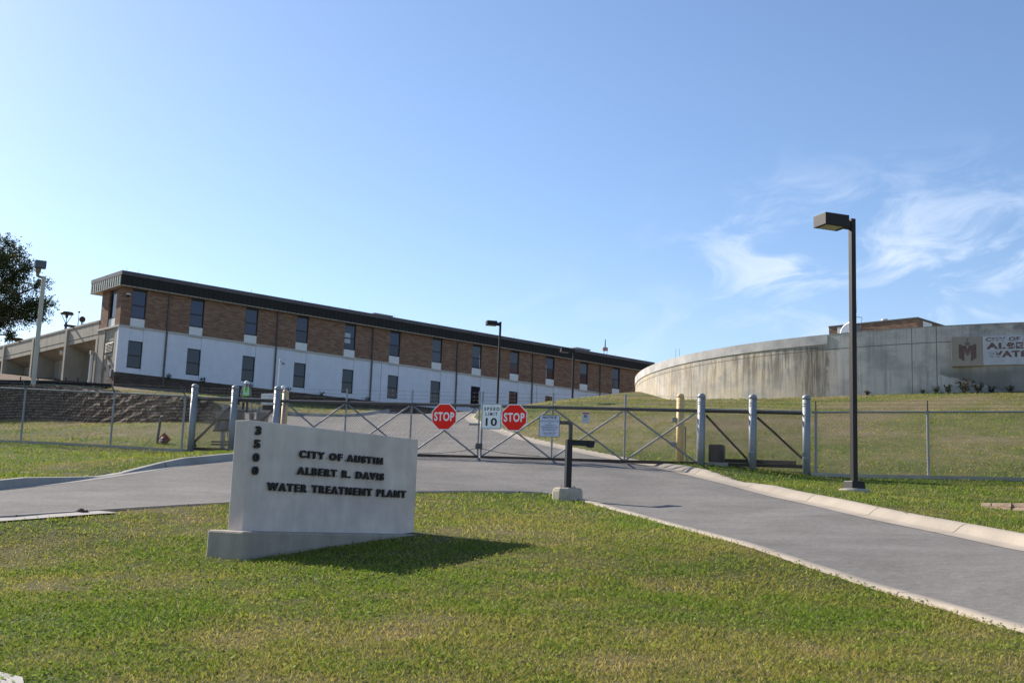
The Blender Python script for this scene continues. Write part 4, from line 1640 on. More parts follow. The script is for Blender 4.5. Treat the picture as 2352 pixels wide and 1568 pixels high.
def fac(px, py, y=0.0):
    """facade coordinates (x along, z up) seen at a photo pixel"""
    r = ray(px, py)
    o = BO + BG * y
    t = (r[0] * o[1] - o[0]) / (BE[0] - r[0] * BE[1])
    return t, r[2] * (o[1] + t * BE[1])


t = thing('security_camera', 'small white domed security camera on the brick corner of the office block', 'camera', bw(0.42, -0.02, fac(280, 676)[1]), BAZ)
MB().box((-0.14, -0.16, 0.02), (0.14, 0.02, 0.13)).build('housing', WHITE, t, bevel=0.03)
MB().lathe([(0.02, -0.13), (0.07, -0.10), (0.09, -0.04), (0.09, 0.03)], (0, -0.08, 0), 12).build('dome', FRAME, t, smooth=True)
# roof-top units
for px, pyt, wd, lb in ((869, 720.5, 1.9, 'grey metal roof unit on the office roof, well left of the light poles'), (1327, 798.5, 1.9, 'grey metal roof unit touching the head of the far light pole')):
    xx = fac(px, 725 if px < 900 else 802, 2.2)[0]
    ht = fac(px, pyt, 1.6)[1] - 16.62 - 0.08
    t = thing('rooftop_unit', lb, 'roof unit', bw(xx, 2.2, 16.62), BAZ, 'roof units on the office block')
    MB().box((-wd / 2, -0.8, 0.0), (wd / 2, 0.8, ht)).build('casing', mat('unit_grey', (0.34, 0.33, 0.32), 0.6, var=0.1), t, bevel=0.02)
    MB().box((-wd / 2 - 0.05, -0.85, ht), (wd / 2 + 0.05, 0.85, 0.08 + ht)).build('cover', mat('unit_grey', (0.34, 0.33, 0.32), 0.6), t)
# lattice mast and whip aerials far behind
b = at(1389, 835, 170)
t = thing('radio_mast', 'far slim radio mast with a red and white collar above the office roof line', 'mast', (b[0], 170, hz(b[0], 170)))
zt = float(at(1389, 779, 170)[2])
zc = float(at(1389, 805, 170)[2])
z0 = hz(b[0], 170)
m = MB()
for a in range(3):
    ax, ay = 0.3 * math.cos(a * 2.094), 0.3 * math.sin(a * 2.094)
    m.tube((ax, ay, 0), (ax, ay, zc - z0), 0.05, 4)
k = 0
while k < zc - z0 - 0.8:
    for a in range(3):
        a1, a2 = a * 2.094, (a + 1) * 2.094
        m.tube((0.3 * math.cos(a1), 0.3 * math.sin(a1), k), (0.3 * math.cos(a2), 0.3 * math.sin(a2), k + 0.8), 0.03, 3)
    k += 0.8
m.build('lattice', mat('mast_white', (0.55, 0.5, 0.5), 0.6), t)
MB().lathe([(0.42, zc - z0), (0.42, zc - z0 + 0.45)], n=10).build('collar', mat('mast_red', (0.42, 0.24, 0.24), 0.6), t)
MB().tube((0, 0, zc - z0 + 0.4), (0, 0, zt - z0), 0.10, 8, 0.06).build('antenna', GALVD, t)
for px, lb in ((1552, 'thin whip aerial above the tank rim, left one of a close pair'), (1560, 'thin whip aerial above the tank rim, right one of a close pair')):
    b = at(px, 830, 150)
    z0 = hz(b[0], 150)
    t = thing('whip_aerial', lb, 'aerial', (b[0], 150, z0), 0, 'whip aerials')
    h = float(at(px, 801, 150)[2]) - z0
    MB().tube((0, 0, 0), (0, 0, h * 0.8), 0.05, 6).build('mast_tube', GALVD, t)
    MB().tube((0, 0, h * 0.8), (0, 0, h), 0.03, 6, 0.02).build('tip', GALVD, t)

# ------------------------------------------------------------------ concrete filter basins left of the office
bas = thing('concrete_basin', 'long raised concrete basin with overhanging parapet and dark buttresses, left of the office block', 'basin', (BO[0], BO[1], 0), BAZ)
YA, YB = 3.72, 60.0
ZG = 8.2
m = MB()
m.box((0.0, YA, 12.42), (0.45, YB, 13.32)).box((0.02, YA, 12.08), (0.45, YB, 12.39))
m.box((-0.05, YA, 13.32), (0.5, YB, 13.46))
m.build('parapet', BASIN, bas)
m = MB()
m.add([(0.45, YA, 12.08), (0.45, YB, 12.08), (1.7, YB, 11.55), (1.7, YA, 11.55), (0.45, YA, 12.3), (0.45, YB, 12.3), (1.7, YB, 12.3), (1.7, YA, 12.3)],
      [(0, 3, 2, 1), (4, 5, 6, 7), (0, 1, 5, 4), (3, 7, 6, 2), (0, 4, 7, 3), (1, 2, 6, 5)])
m.build('haunch', BASIN, bas)
MB().box((1.7, YA, ZG), (2.2, YB, 12.3)).build('basin_wall', BASIN, bas)
MB().box((0.45, YA, 13.0), (26, YB, 13.2)).build('deck', CONC_G, bas)
MB().box((0.0, YA + 0.0, ZG), (0.22, YA + 0.0 + 0.4, 12.07)).build('end_pier', BASIN, bas)
for k in range(7):
    y = 9.84 + 7.31 * k
    MB().box((-0.16, y - 0.2, ZG), (1.69, y + 0.2, 13.3)).build('buttress', BASIN, bas, bevel=0.02)
for y, lb in ((5.0, ''),):
    pass
# white pipe with elbow down the first bay
pp = MB()
pp.path([(-0.15, 4.25, 10.95), (-0.15, 4.25, 9.1), (-0.32, 4.5, 8.2)], 0.10, 12)
pt = thing('vent_pipe', 'white vent pipe running down the corner of the end wall beside the basin', 'pipe', bw(-0.15, 4.25, 8.2), BAZ)
MB().path([(0, 0, 2.75), (0, 0, 0.9), (-0.17, 0.25, -0.4)], 0.10, 12).build('pipe_run', WHITE, pt)
MB().box((-0.13, -0.13, 2.7), (0.13, 0.13, 2.98)).build('pipe_head', mat('louvre_paint', (0.40, 0.36, 0.30), 0.6), pt, bevel=0.02)
# vertical vent with a hood in the third bay, small horn on the second
vy = 17.1 + 0.95
vp = thing('vent_stack', 'stubby round grey vent stack with a bent hood under the basin parapet', 'vent', bw(0.9, 18.9, 9.3), BAZ)
MB().tube((0, 0, -0.5), (0, 0, 1.85), 0.34, 16).build('stack', BASIN, vp)
MB().path([(0, 0, 1.8), (0, 0, 2.1), (0.35, -0.1, 2.3), (0.8, -0.2, 2.3)], 0.36, 14).build('hood', BASIN, vp)
hn = thing('horn_speaker', 'small cream horn loudspeaker fixed high beside the nearest basin buttress', 'loudspeaker', bw(0.3, 10.15, 11.62), BAZ)
MB().tube((0.0, -0.1, -0.03), (-0.05, 0.9, 0.0), 0.05, 8).build('arm', CREAM, hn)
MB().tube((-0.05, 0.75, 0.0), (-0.12, 1.15, 0.02), 0.09, 12, 0.21).build('horn', CREAM, hn)
# deck lamps and aerials on the basin
for px, pyt, pyb, Yl, lb in ((152.5, 716, 756, 92.5, 'post top lamp with disc hood on the basin deck, clear of the tree'), (40, 776, 792, 99.5, 'post top lamp with disc hood on the basin deck, half hidden by leaves')):
    b = at(px - 2, pyb, Yl)
    h = float(at(px, pyt, Yl)[2]) - 13.2
    t = thing('deck_lamp', lb, 'lamp', (b[0], Yl, 13.2), 0, 'deck lamps')
    MB().tube((0, 0, 0), (0, 0, h - 0.85), 0.10, 10).build('post', GALVD, t)
    m = MB()
    for a in range(4):
        ca, sa = math.cos(a * 1.571 + 0.4), math.sin(a * 1.571 + 0.4)
        m.tube((0.05 * ca, 0.05 * sa, h - 0.9), (0.42 * ca, 0.42 * sa, h - 0.22), 0.03, 6)
    m.build('bracket_arm', GALVD, t)
    MB().lathe([(0.10, h - 0.5), (0.13, h - 0.25), (0.50, h - 0.22), (0.53, h - 0.12), (0.45, h - 0.03), (0.1, h)], n=20).build('lamp_hood', BRONZE, t)
for px, pyt, pyb, lb in ((180.5, 716, 741, 'slim instrument pole with a small ball tip on the basin deck'), (193, 731, 745, 'shorter thin instrument pole beside the slim one on the basin deck')):
    b = at(px - 1, pyb, 90.0)
    h = float(at(px, pyt, 90.0)[2]) - 13.2
    t = thing('instrument_pole', lb, 'pole', (b[0], 90.0, 13.2), 0)
    MB().tube((0, 0, 0), (0, 0, h), 0.05 if px < 190 else 0.02, 8, 0.015).build('pole', GALVD, t)
    MB().lathe([(0.02, h - 0.1), (0.09, h - 0.05), (0.09, h + 0.02), (0.02, h + 0.06)], n=8).build('tip', GALVD, t)
b = at(184, 739, 89.0)
t = thing('deck_valve', 'low dark valve wheel and pipe stub on the basin deck beside the slim pole', 'valve', (b[0], 89.0, 13.2), BAZ)
MB().tube((-1.2, 0, 0.30), (0.3, 0, 0.30), 0.10, 10).build('pipe_stub', RUST, t)
MB().tube((0.15, -0.05, 0.95), (0.15, 0.05, 0.95), 0.24, 14).build('hand_wheel', RUST, t)
MB().tube((0.15, 0, 0.0), (0.15, 0, 0.95), 0.06, 8).build('stem', RUST, t)

# ------------------------------------------------------------------ round tank


def tank_material():
    m = bpy.data.materials.new('stained_tank_concrete')
    m.use_nodes = True
    t = m.node_tree
    b = t.nodes['Principled BSDF']
    b.inputs['Roughness'].default_value = 0.92
    b.inputs['Specular IOR Level'].default_value = 0.15
    tc = N(t, 'ShaderNodeTexCoord')
    sp = N(t, 'ShaderNodeSeparateXYZ')
    t.links.new(tc.outputs['UV'], sp.inputs[0])   # u: metres round the wall, v: metres below the rim (negative)
    u, v = sp.outputs[0], sp.outputs[1]

    def noise(su, sv, sc, det=5.0, rough=0.6, off=0.0):
        c = N(t, 'ShaderNodeCombineXYZ')
        t.links.new(mathn(t, 'MULTIPLY_ADD', u, su, off), c.inputs[0])
        t.links.new(mathn(t, 'MULTIPLY', v, sv), c.inputs[1])
        n = N(t, 'ShaderNodeTexNoise', inputs={2: sc, 3: det, 4: rough})
        t.links.new(c.outputs[0], n.inputs['Vector'])
        return n.outputs[0]

    def mixc(f, a, bcol):
        mx = N(t, 'ShaderNodeMix', data_type='RGBA')
        t.links.new(f, mx.inputs[0])
        t.links.new(a, mx.inputs[6])
        if isinstance(bcol, tuple):
            mx.inputs[7].default_value = (*bcol, 1)
        else:
            t.links.new(bcol, mx.inputs[7])
        return mx.outputs[2]
    # u = 0 where the coping repair ends, negative to the left
    rgb = N(t, 'ShaderNodeRGB')
    rgb.outputs[0].default_value = (0.58, 0.53, 0.47, 1)
    warm = N(t, 'ShaderNodeRGB')
    warm.outputs[0].default_value = (0.56, 0.47, 0.34, 1)
    left = mathn(t, 'SUBTRACT', 1.0, sstep(t, u, -1.5, 1.0))
    base = mixc(mathn(t, 'MULTIPLY', left, sstep(t, noise(0.5, 0.35, 1.0), 0.25, 0.62)), rgb.outputs[0], warm.outputs[0])
    base = mixc(mathn(t, 'MULTIPLY', sstep(t, noise(0.45, 0.8, 1.0, 5, 0.62, 7.3), 0.42, 0.64), 0.75), base, (0.36, 0.34, 0.31))
    fs_ = noise(5.5, 0.22, 1.0, 7.0, 0.75, 13.0)
    base = mixc(mathn(t, 'MULTIPLY', sstep(t, fs_, 0.48, 0.62), 0.55), base, (0.27, 0.25, 0.22))
    base = mixc(mathn(t, 'MULTIPLY', sstep(t, noise(0.9, 0.25, 1.0, 4, 0.6, 31.0), 0.58, 0.72), 0.30), base, (0.55, 0.43, 0.30))
    below = mathn(t, 'SUBTRACT', 1.0, sstep(t, v, -0.70, -0.50))
    # dark algae runs below the coping on the repaired stretch
    st = noise(3.4, 0.30, 1.0, 7.0, 0.72)
    run = mathn(t, 'MULTIPLY', mathn(t, 'MULTIPLY', sstep(t, st, 0.42, 0.60), sstep(t, v, -4.2, -0.6)), mathn(t, 'MULTIPLY', left, below))
    run = mathn(t, 'MULTIPLY', run, mathn(t, 'MULTIPLY_ADD', sstep(t, u, -17.0, -6.0), 0.55, 0.45))
    base = mixc(mathn(t, 'MULTIPLY', run, 0.95), base, (0.17, 0.15, 0.12))
    # the heavy dark run just left of the joint
    uw = mathn(t, 'MULTIPLY_ADD', mathn(t, 'SUBTRACT', noise(0.5, 0.9, 1.0, 4), 0.5), 1.4, u)
    heavy = mathn(t, 'MULTIPLY', mathn(t, 'MULTIPLY', sstep(t, uw, -2.4, -1.1), mathn(t, 'SUBTRACT', 1.0, sstep(t, uw, -0.15, 0.05))), below)
    heavy = mathn(t, 'MULTIPLY', heavy, mathn(t, 'MULTIPLY_ADD', sstep(t, st, 0.35, 0.65), 0.7, 0.3))
    base = mixc(mathn(t, 'MULTIPLY', heavy, 0.92), base, (0.12, 0.105, 0.08))
    # damp band low on the far right with a slanting edge, and under the rim
    ln2 = mathn(t, 'SUBTRACT', v, mathn(t, 'ADD', mathn(t, 'MULTIPLY_ADD', u, -0.29, -0.78), mathn(t, 'MULTIPLY', mathn(t, 'SUBTRACT', noise(0.7, 0.7, 1.0), 0.5), 0.5)))
    damp = mathn(t, 'MULTIPLY', sstep(t, u, 5.95, 6.3), mathn(t, 'MULTIPLY', sstep(t, ln2, -0.03, 0.06), mathn(t, 'SUBTRACT', 1.0, sstep(t, v, -2.6, -1.9))))
    base = mixc(mathn(t, 'MULTIPLY', damp, mathn(t, 'MULTIPLY_ADD', noise(0.8, 0.5, 1.0, 5, 0.6, 3.0), 0.6, 0.45)), base, (0.16, 0.15, 0.13))
    rim = mathn(t, 'MULTIPLY', sstep(t, v, -0.75, -0.2), mathn(t, 'MULTIPLY', sstep(t, u, 6.0, 9.0), sstep(t, noise(0.6, 0.8, 1.0, 4, 0.6, 9.0), 0.4, 0.6)))
    base = mixc(mathn(t, 'MULTIPLY', rim, 0.7), base, (0.13, 0.12, 0.11))
    # construction joints: one level line and a few upright ones
    vl = mathn(t, 'ABSOLUTE', mathn(t, 'ADD', v, mathn(t, 'MULTIPLY_ADD', noise(1.2, 0.0, 1.0, 3), 0.06, 0.80)))
    lines = mathn(t, 'SUBTRACT', 1.0, sstep(t, vl, 0.012, 0.035))
    for uu, wdt in ((-11.1, 0.03), (6.02, 0.025), (4.75, 0.02)):
        d = mathn(t, 'ABSOLUTE', mathn(t, 'SUBTRACT', u, uu))
        lines = mathn(t, 'MAXIMUM', lines, mathn(t, 'SUBTRACT', 1.0, sstep(t, d, wdt * 0.5, wdt * 1.6)))
    base = mixc(mathn(t, 'MULTIPLY', lines, 0.75), base, (0.10, 0.088, 0.075))
    g = noise(14, 14, 1.0, 4, 0.7)
    vm = N(t, 'ShaderNodeVectorMath', operation='SCALE')
    t.links.new(base, vm.inputs[0])
    t.links.new(mathn(t, 'MULTIPLY_ADD', g, 0.5, 0.75), vm.inputs['Scale'])
    t.links.new(vm.outputs[0], b.inputs['Base Color'])
    bp = N(t, 'ShaderNodeBump')
    bp.inputs['Strength'].default_value = 0.25
    bp.inputs['Distance'].default_value = 0.02
    t.links.new(g, bp.inputs['Height'])
    t.links.new(bp.outputs[0], b.inputs['Normal'])
    return m


def tank_ang(px):
    Y = tank_hit(px)
    X = ray(px, 800)[0] * Y
    return math.atan2(Y - TC[1], X - TC[0])


A0 = tank_ang(1901.5)
tank = thing('round_tank', 'big round concrete water tank with stained wall on top of the grassy hill', 'tank', (TC[0], TC[1], 0))
TMAT = tank_material()


def tank_ring(name, r_out, r_in, z0, z1, a0, a1, m, n):
    vs, fs, uvs = [], [], []
    for i in range(n + 1):
        a = a0 + (a1 - a0) * i / n
        for r, z in ((r_out, z0), (r_out, z1), (r_in, z1), (r_in, z0)):
            vs.append((r * math.cos(a), r * math.sin(a), z))
    for i in range(n):
        for j in range(4):
            k = (j + 1) % 4
            fs.append((i * 4 + j, (i + 1) * 4 + j, (i + 1) * 4 + k, i * 4 + k))
    full = abs(abs(a1 - a0) - 2 * math.pi) < 1e-6
    if not full:
        fs += [(0, 1, 2, 3), (n * 4 + 3, n * 4 + 2, n * 4 + 1, n * 4)]
    mb = MB().add(vs, fs)
    o = mb.build(name, m, tank)
    uv = o.data.uv_layers.new(name='UVMap')
    for p in o.data.polygons:
        ca = math.atan2(p.center.y, p.center.x)
        for li in p.loop_indices:
            c = o.data.vertices[o.data.loops[li].vertex_index].co
            a = math.atan2(c.y, c.x) - A0
            a = (a + math.pi) % (2 * math.pi) - math.pi
            uv.data[li].uv = (a * TR, c.z - TH)
    return o


tank_ring('tank_wall', TR, TR - 0.45, 4.0, TH, A0 + math.pi, A0 + 3 * math.pi, TMAT, 240)
AL = A0 - math.radians(75)
COPE = mat('coping_repair', (0.46, 0.44, 0.42), 0.9, var=0.32, vscale=0.7, fine=0.08, fscale=25, bump=0.15, bscale=20)
tank_ring('coping', TR + 0.05, TR + 0.002, TH - 0.52, TH + 0.02, AL, A0, COPE, 80)
tank_ring('rim_cap', TR + 0.012, TR - 0.5, TH + 0.002, TH + 0.035, A0 + 0.002, A0 + 2.0, mat('rim_pale', (0.33, 0.31, 0.275), 0.9, var=0.1), 100)
MB().lathe([(TR - 0.46, 5.0), (TR - 0.46, 9.6)], n=90).build('water_lid', CONC_G, tank)

# sign board on the tank
pL, pR = tank_ang(2186), tank_ang(2186) + 0.245
P0 = TC + (TR + 0.03) * np.array([math.cos(pL), math.sin(pL)])
P1 = TC + (TR + 0.03) * np.array([math.cos(pR), math.sin(pR)])
bz1 = float(ray(2187, 776)[2] * P0[1])
bz0 = float(ray(2188, 843)[2] * P0[1])
bd = (P1 - P0)
blen = np.linalg.norm(bd)
brot = math.atan2(bd[1], bd[0])
bh = bz1 - bz0
bt = thing('tank_sign_board', 'weathered board on the tank wall with a faded shield emblem and worn CITY OF lettering', 'sign', (P0[0], P0[1], bz0), brot)
ft = -0.30
SAG = 0.25     # the flat board stands off the curved wall in the middle


def bx(px):
    r = ray(px, 800)
    d = bd / blen
    return (r[0] * P0[1] - P0[0]) / (d[0] - r[0] * d[1])


xe = bx(2258)
MB().box((0, ft, 0), (xe - 0.004, -0.02, bh)).build('emblem_panel', TANBOARD, bt, bevel=0.01)
MB().box((xe, ft - 0.004, 0.03), (bx(2335.5) - 0.004, -0.02, bh - 0.01)).build('letter_panel', PALEBOARD, bt, bevel=0.01)
MB().box((bx(2335.5), ft - 0.004, 0.03), (blen, -0.02, bh - 0.01)).build('letter_panel', PALEBOARD, bt, bevel=0.01)
yf = ft - 0.0065


def bz(k):
    return bh * (1 - k)


s_ = bx(2203)
e_ = bx(2243)
cx = (s_ + e_) / 2
hw = (e_ - s_) / 2
m = MB()
for sg in (-1, 1):
    P = [(cx + sg * hw, bz(0.26)), (cx + sg * hw * 0.72, bz(0.26)), (cx + sg * hw * 0.62, bz(0.30)), (cx + sg * hw * 0.18, bz(0.30)), (cx + sg * hw * 0.05, bz(0.40)), (cx, bz(0.44)),
         (cx, bz(0.58)), (cx + sg * hw * 0.38, bz(0.50)), (cx + sg * hw * 0.38, bz(0.84)), (cx + sg * hw, bz(0.72))]
    if sg > 0:
        P = P[::-1]
    m.prism(P, yf, yf + 0.004)
m.build('emblem', MAROON, bt)
m = MB()
m.prism([(cx - hw * 0.32, bz(0.205)), (cx - 0.03, bz(0.20)), (cx - hw * 0.08, bz(0.12)), (cx, bz(0.04)), (cx + hw * 0.08, bz(0.12)), (cx + 0.03, bz(0.20)), (cx + hw * 0.32, bz(0.205)), (cx + hw * 0.2, bz(0.30)), (cx - hw * 0.2, bz(0.30))][::-1], yf - 0.002, yf + 0.003)
m.prism([(cx - hw * 0.55, bz(0.44)), (cx - hw * 0.16, bz(0.52)), (cx, bz(0.585)), (cx + hw * 0.16, bz(0.52)), (cx + hw * 0.55, bz(0.44)), (cx + hw * 0.15, bz(0.62)), (cx, bz(0.66)), (cx - hw * 0.15, bz(0.62))][::-1], yf - 0.002, yf + 0.003)
m.build('emblem_crest', GREYMARK, bt)


def worn(s, x0, x1, k0, k1, bold, keep):
    """each word cut out with paint flaked off: thin strips of the panel left on top"""
    text_mb(s, x0, x1, bz(k1), bz(k0), yf - 0.0045, 0.003, bold, 1.12).build('lettering', MAROON, bt)


u1 = bx(2265)
worn('CITY OF AUSTIN', bx(2265), bx(2265) + (bx(2349) - bx(2265)) * 14 / 7.4, 0.055, 0.185, 0.03, 1)
worn('ALBERT R. DAVIS', bx(2266), bx(2266) + (bx(2343) - bx(2266)) * 15 / 4.0, 0.235, 0.45, 0.05, 1)
worn('WATER TREATMENT PLANT', bx(2269), bx(2269) + (bx(2349) - bx(2269)) * 21 / 4.1, 0.515, 0.725, 0.05, 1)
# flaked patches where the panel shows through the paint
rr = random.Random(5)
m = MB()
xa, xb = bx(2262), bx(2352)


def flake(cx_, cz_, rx, rz_):
    n = 7
    m.prism([(cx_ + rx * (0.7 + 0.6 * rr.random()) * math.cos(2 * math.pi * i / n), cz_ + rz_ * (0.7 + 0.6 * rr.random()) * math.sin(2 * math.pi * i / n)) for i in range(n)], yf - 0.0075, yf - 0.005)


for _ in range(70):
    flake(xa + (blen - xa) * rr.random(), bh * (0.06 + 0.85 * rr.random()), 0.02 + 0.07 * rr.random() ** 2, 0.015 + 0.05 * rr.random())
for px, k in ((2277, 0.60), (2281, 0.66), (2286, 0.59), (2291, 0.68), (2278, 0.15), (2292, 0.10), (2297, 0.13), (2303, 0.12), (2312, 0.26), (2313, 0.40), (2340, 0.33), (2289, 0.12), (2274, 0.68), (2273, 0.55), (2283, 0.54)):
    flake(bx(px), bz(k), 0.09, 0.07)
m.build('flaked_paint', mat('flake', (0.47, 0.47, 0.50), 0.8, var=0.08), bt)

# ------------------------------------------------------------------ brick building behind the tank
c0 = at(2107, 728, 96)
l0 = at(1904, 750, 96)
zr = float(c0[2])
# face runs left from the corner, its far end fixed by the level roof line
lz = ray(1904, 749)
Yl = zr / lz[2]
PL = np.array([lz[0] * Yl, Yl])
PC = c0[:2]
fd = PC - PL
fl_ = np.linalg.norm(fd)
frot = math.atan2(fd[1], fd[0])
cb = thing('control_building', 'low brown brick building with white panels, just showing above the tank rim', 'building', (PL[0], PL[1], 0), frot)
m = MB()
m.box((0, 0, 9.0), (1.9, 0.3, zr - 0.13)).box((0, 0.3, 9.0), (0.3, 18, zr - 0.13))
uv_wall(m.build('brick_wall', BRICK, cb))
k0, k1 = 0.60 * fl_ / 6.05, 2.05 * fl_ / 6.05


def cbx(px):
    r = ray(px, 760)
    d = fd / fl_
    return (r[0] * PL[1] - PL[0]) / (d[0] - r[0] * d[1])


m = MB()
m.box((1.9, 0, 9.0), (fl_, 0.3, zr - 0.13)).box((fl_ - 0.3, 0.301, 9.0), (fl_, 18, zr - 0.13))
uv_wall(m.build('brick_wall', BRICK, cb))
MB().box((cbx(1923.5), -0.02, 9.0), (cbx(1962), -0.001, zr - 0.20)).build('white_panel', WHITE, cb)
MB().box((fl_ + 0.001, 1.0, 9.0), (fl_ + 0.02, 2.6, zr - 0.20)).build('white_panel', WHITE, cb)
MB().box((-0.03, -0.05, zr - 0.13), (fl_ + 0.05, 18, zr)).build('roof', mat('roof_edge_brown', (0.10, 0.085, 0.075), 0.6, var=0.1), cb)
b = at(2045, 733, 98)
t = thing('roof_vent', 'small pale mushroom roof vent on the brick building behind the tank', 'vent', (b[0], 99.5, zr), 0)
MB().tube((0, 0, -0.05), (0, 0, 0.22), 0.18, 12).build('stack', WHITE, t)
MB().lathe([(0.28, 0.22), (0.28, 0.36), (0.1, 0.42)], n=14).build('cap', WHITE, t)
# dish and mast in front of it
q = at(1953, 762, 92)
t = thing('satellite_dish', 'large white satellite dish behind the tank rim, half covered by the light pole', 'dish', (q[0], 92, 9.8), 0)
dd = MB()
prof = []
R = float(22 / FPX * 92)
for k in range(9):
    a = k / 8
    prof.append((max(R * a, 0.01), 0.35 * a * a))
n = 36
vs, fs = [], []
ax = Vector((-0.80, -0.45, 0.40)).normalized()
p_ = ax.orthogonal().normalized()
q_ = ax.cross(p_)
cz = float(q[2]) - 9.8
for off in (0.0, -0.05):
    for r, h in prof:
        for i in range(n):
            th = 2 * math.pi * i / n
            vs.append(Vector((0, 0, cz)) + ax * (h + off) + (p_ * math.cos(th) + q_ * math.sin(th)) * r)
K = len(prof)
for o_ in (0, K * n):
    for k in range(K - 1):
        for i in range(n):
            j = (i + 1) % n
            fs.append((o_ + k * n + i, o_ + k * n + j, o_ + (k + 1) * n + j, o_ + (k + 1) * n + i))
for i in range(n):
    j = (i + 1) % n
    fs.append(((K - 1) * n + i, (K - 1) * n + j, K * n + (K - 1) * n + j, K * n + (K - 1) * n + i))
dd.add(vs, fs)
dd.build('reflector', mat('dish_white', (0.78, 0.78, 0.78), 0.5), t, smooth=True)
MB().tube((0.1, 0.15, -0.5), (0.02, 0.08, cz - 0.06), 0.10, 10).build('mount', GALVD, t)
b = at(1966, 770, 90)
z0 = 9.6
h = float(at(1966, 716, 90)[2]) - z0
t = thing('antenna_mast', 'thin grey mast with side bracket and whip above the tank rim', 'mast', (b[0], 90, z0), 0)
MB().tube((0, 0, 0), (0, 0, h), 0.05, 8).build('mast_tube', GALVD, t)
MB().tube((0.05, 0, h - 0.05), (0.14, 0, h + 1.0), 0.012, 6, 0.006).build('whip', GALVD, t)
MB().path([(0, 0, h - 0.42), (0.42, 0, h - 0.42), (0.5, 0, h - 0.55), (0.42, 0, h - 0.9), (0.4, 0, h - 1.3)], 0.02, 6).tube((0, 0, h - 0.98), (0.55, 0, h - 0.98), 0.02, 6).build('side_bracket', GALVD, t)
MB().box((-0.18, -0.1, h - 0.4), (0.0, 0.1, h - 0.05)).build('aerial_panel', GALVD, t)
b = at(1978, 768, 91)
t = thing('equipment_frame', 'low dark equipment frame with a pipe rail beside the dish behind the tank rim', 'frame', (b[0], 91, 9.4), 0)
m = MB()
zz = float(at(1978, 755, 91)[2]) - 9.4
for x in (-0.35, 0.0, 0.5, 0.95):
    m.tube((x, 0, 0), (x, 0, zz), 0.03, 6)
m.tube((-0.4, 0, zz), (1.0, 0, zz), 0.035, 6).tube((-0.4, 0, zz - 0.3), (1.0, 0, zz - 0.3), 0.03, 6)
m.build('pipe_frame', GALVD, t)
MB().box((-0.5, -0.1, zz - 0.28), (-0.1, 0.2, zz + 0.25)).build('cabinet', BOXM, t)
# ------------------------------------------------------------------ stone retaining wall on the left
P = smooth_line(WALL_XY, 0.16, 1)
d_, par = seg_dist(P, WALL_XY)
Hh = np.interp(par, np.arange(7), WT)
wb = hgt(P, False)
tt = np.gradient(P, axis=0)
tt /= np.linalg.norm(tt, axis=1)[:, None]
nn = np.c_[-tt[:, 1], tt[:, 0]]        # behind the wall
wall_o = thing('stone_wall', 'long rough stone retaining wall behind the left fence, tapering down to the right', 'wall', tuple(np.r_[P[len(P) // 2], wb[len(P) // 2]]))
o0 = np.array(wall_o.location)
rows = 14
vs, uvs = [], []
Ls = np.r_[0, np.cumsum(np.hypot(*np.diff(P, axis=0).T))]
for i in range(len(P)):
    for j in range(rows + 1):
        z = -0.35 + (Hh[i] + 0.35) * j / rows
        jit = 0.05 * (random.random() - 0.5) + 0.05 * math.sin(i * 0.9) * math.sin(j * 1.7 + i * 0.3)
        batter = 0.10 * j / rows
        p = P[i] + nn[i] * (jit + batter)
        vs.append((p[0] - o0[0], p[1] - o0[1], wb[i] + z - o0[2] + (0.04 * math.sin(i * 0.45) + 0.03 * math.sin(i * 1.7) if j == rows else 0)))
        uvs.append((Ls[i], z))
    p = P[i] + nn[i] * 1.3
    vs.append((p[0] - o0[0], p[1] - o0[1], wb[i] + Hh[i] - o0[2]))
    uvs.append((Ls[i], Hh[i] + 0.5))
R_ = rows + 2
fs = []
for i in range(len(P) - 1):
    for j in range(R_ - 1):
        fs.append((i * R_ + j, (i + 1) * R_ + j, (i + 1) * R_ + j + 1, i * R_ + j + 1))
mb = MB().add(vs, fs)
ow = mb.build('masonry', RUBBLE, wall_o, recalc=False)
uv = ow.data.uv_layers.new(name='UVMap')
for p in ow.data.polygons:
    for li in p.loop_indices:
        uv.data[li].uv = uvs[ow.data.loops[li].vertex_index]
if np.mean([p.normal.y for p in ow.data.polygons]) > 0:
    ow.data.flip_normals()
e = P[-1]
m = MB()
b0 = e - o0[:2]
m.add([(b0[0], b0[1], wb[-1] - 0.3 - o0[2]), (b0[0] + 0.25, b0[1] + 0.3, wb[-1] - 0.3 - o0[2]), (b0[0] + 0.1, b0[1] + 2.2, wb[-1] - 0.3 - o0[2]), (b0[0] - 0.5, b0[1] + 2.2, wb[-1] - 0.3 - o0[2])] +
      [(b0[0] + 0.02, b0[1] + 0.05, wb[-1] + Hh[-1] - o0[2]), (b0[0] + 0.22, b0[1] + 0.3, wb[-1] + Hh[-1] - o0[2]), (b0[0] + 0.1, b0[1] + 2.2, wb[-1] + 0.2 - o0[2]), (b0[0] - 0.5, b0[1] + 2.2, wb[-1] + 0.2 - o0[2])],
      [(3, 2, 1, 0), (4, 5, 6, 7), (0, 1, 5, 4), (1, 2, 6, 5), (2, 3, 7, 6), (3, 0, 4, 7)])
uv_wall(m.build('wall_end', RUBBLE, wall_o))

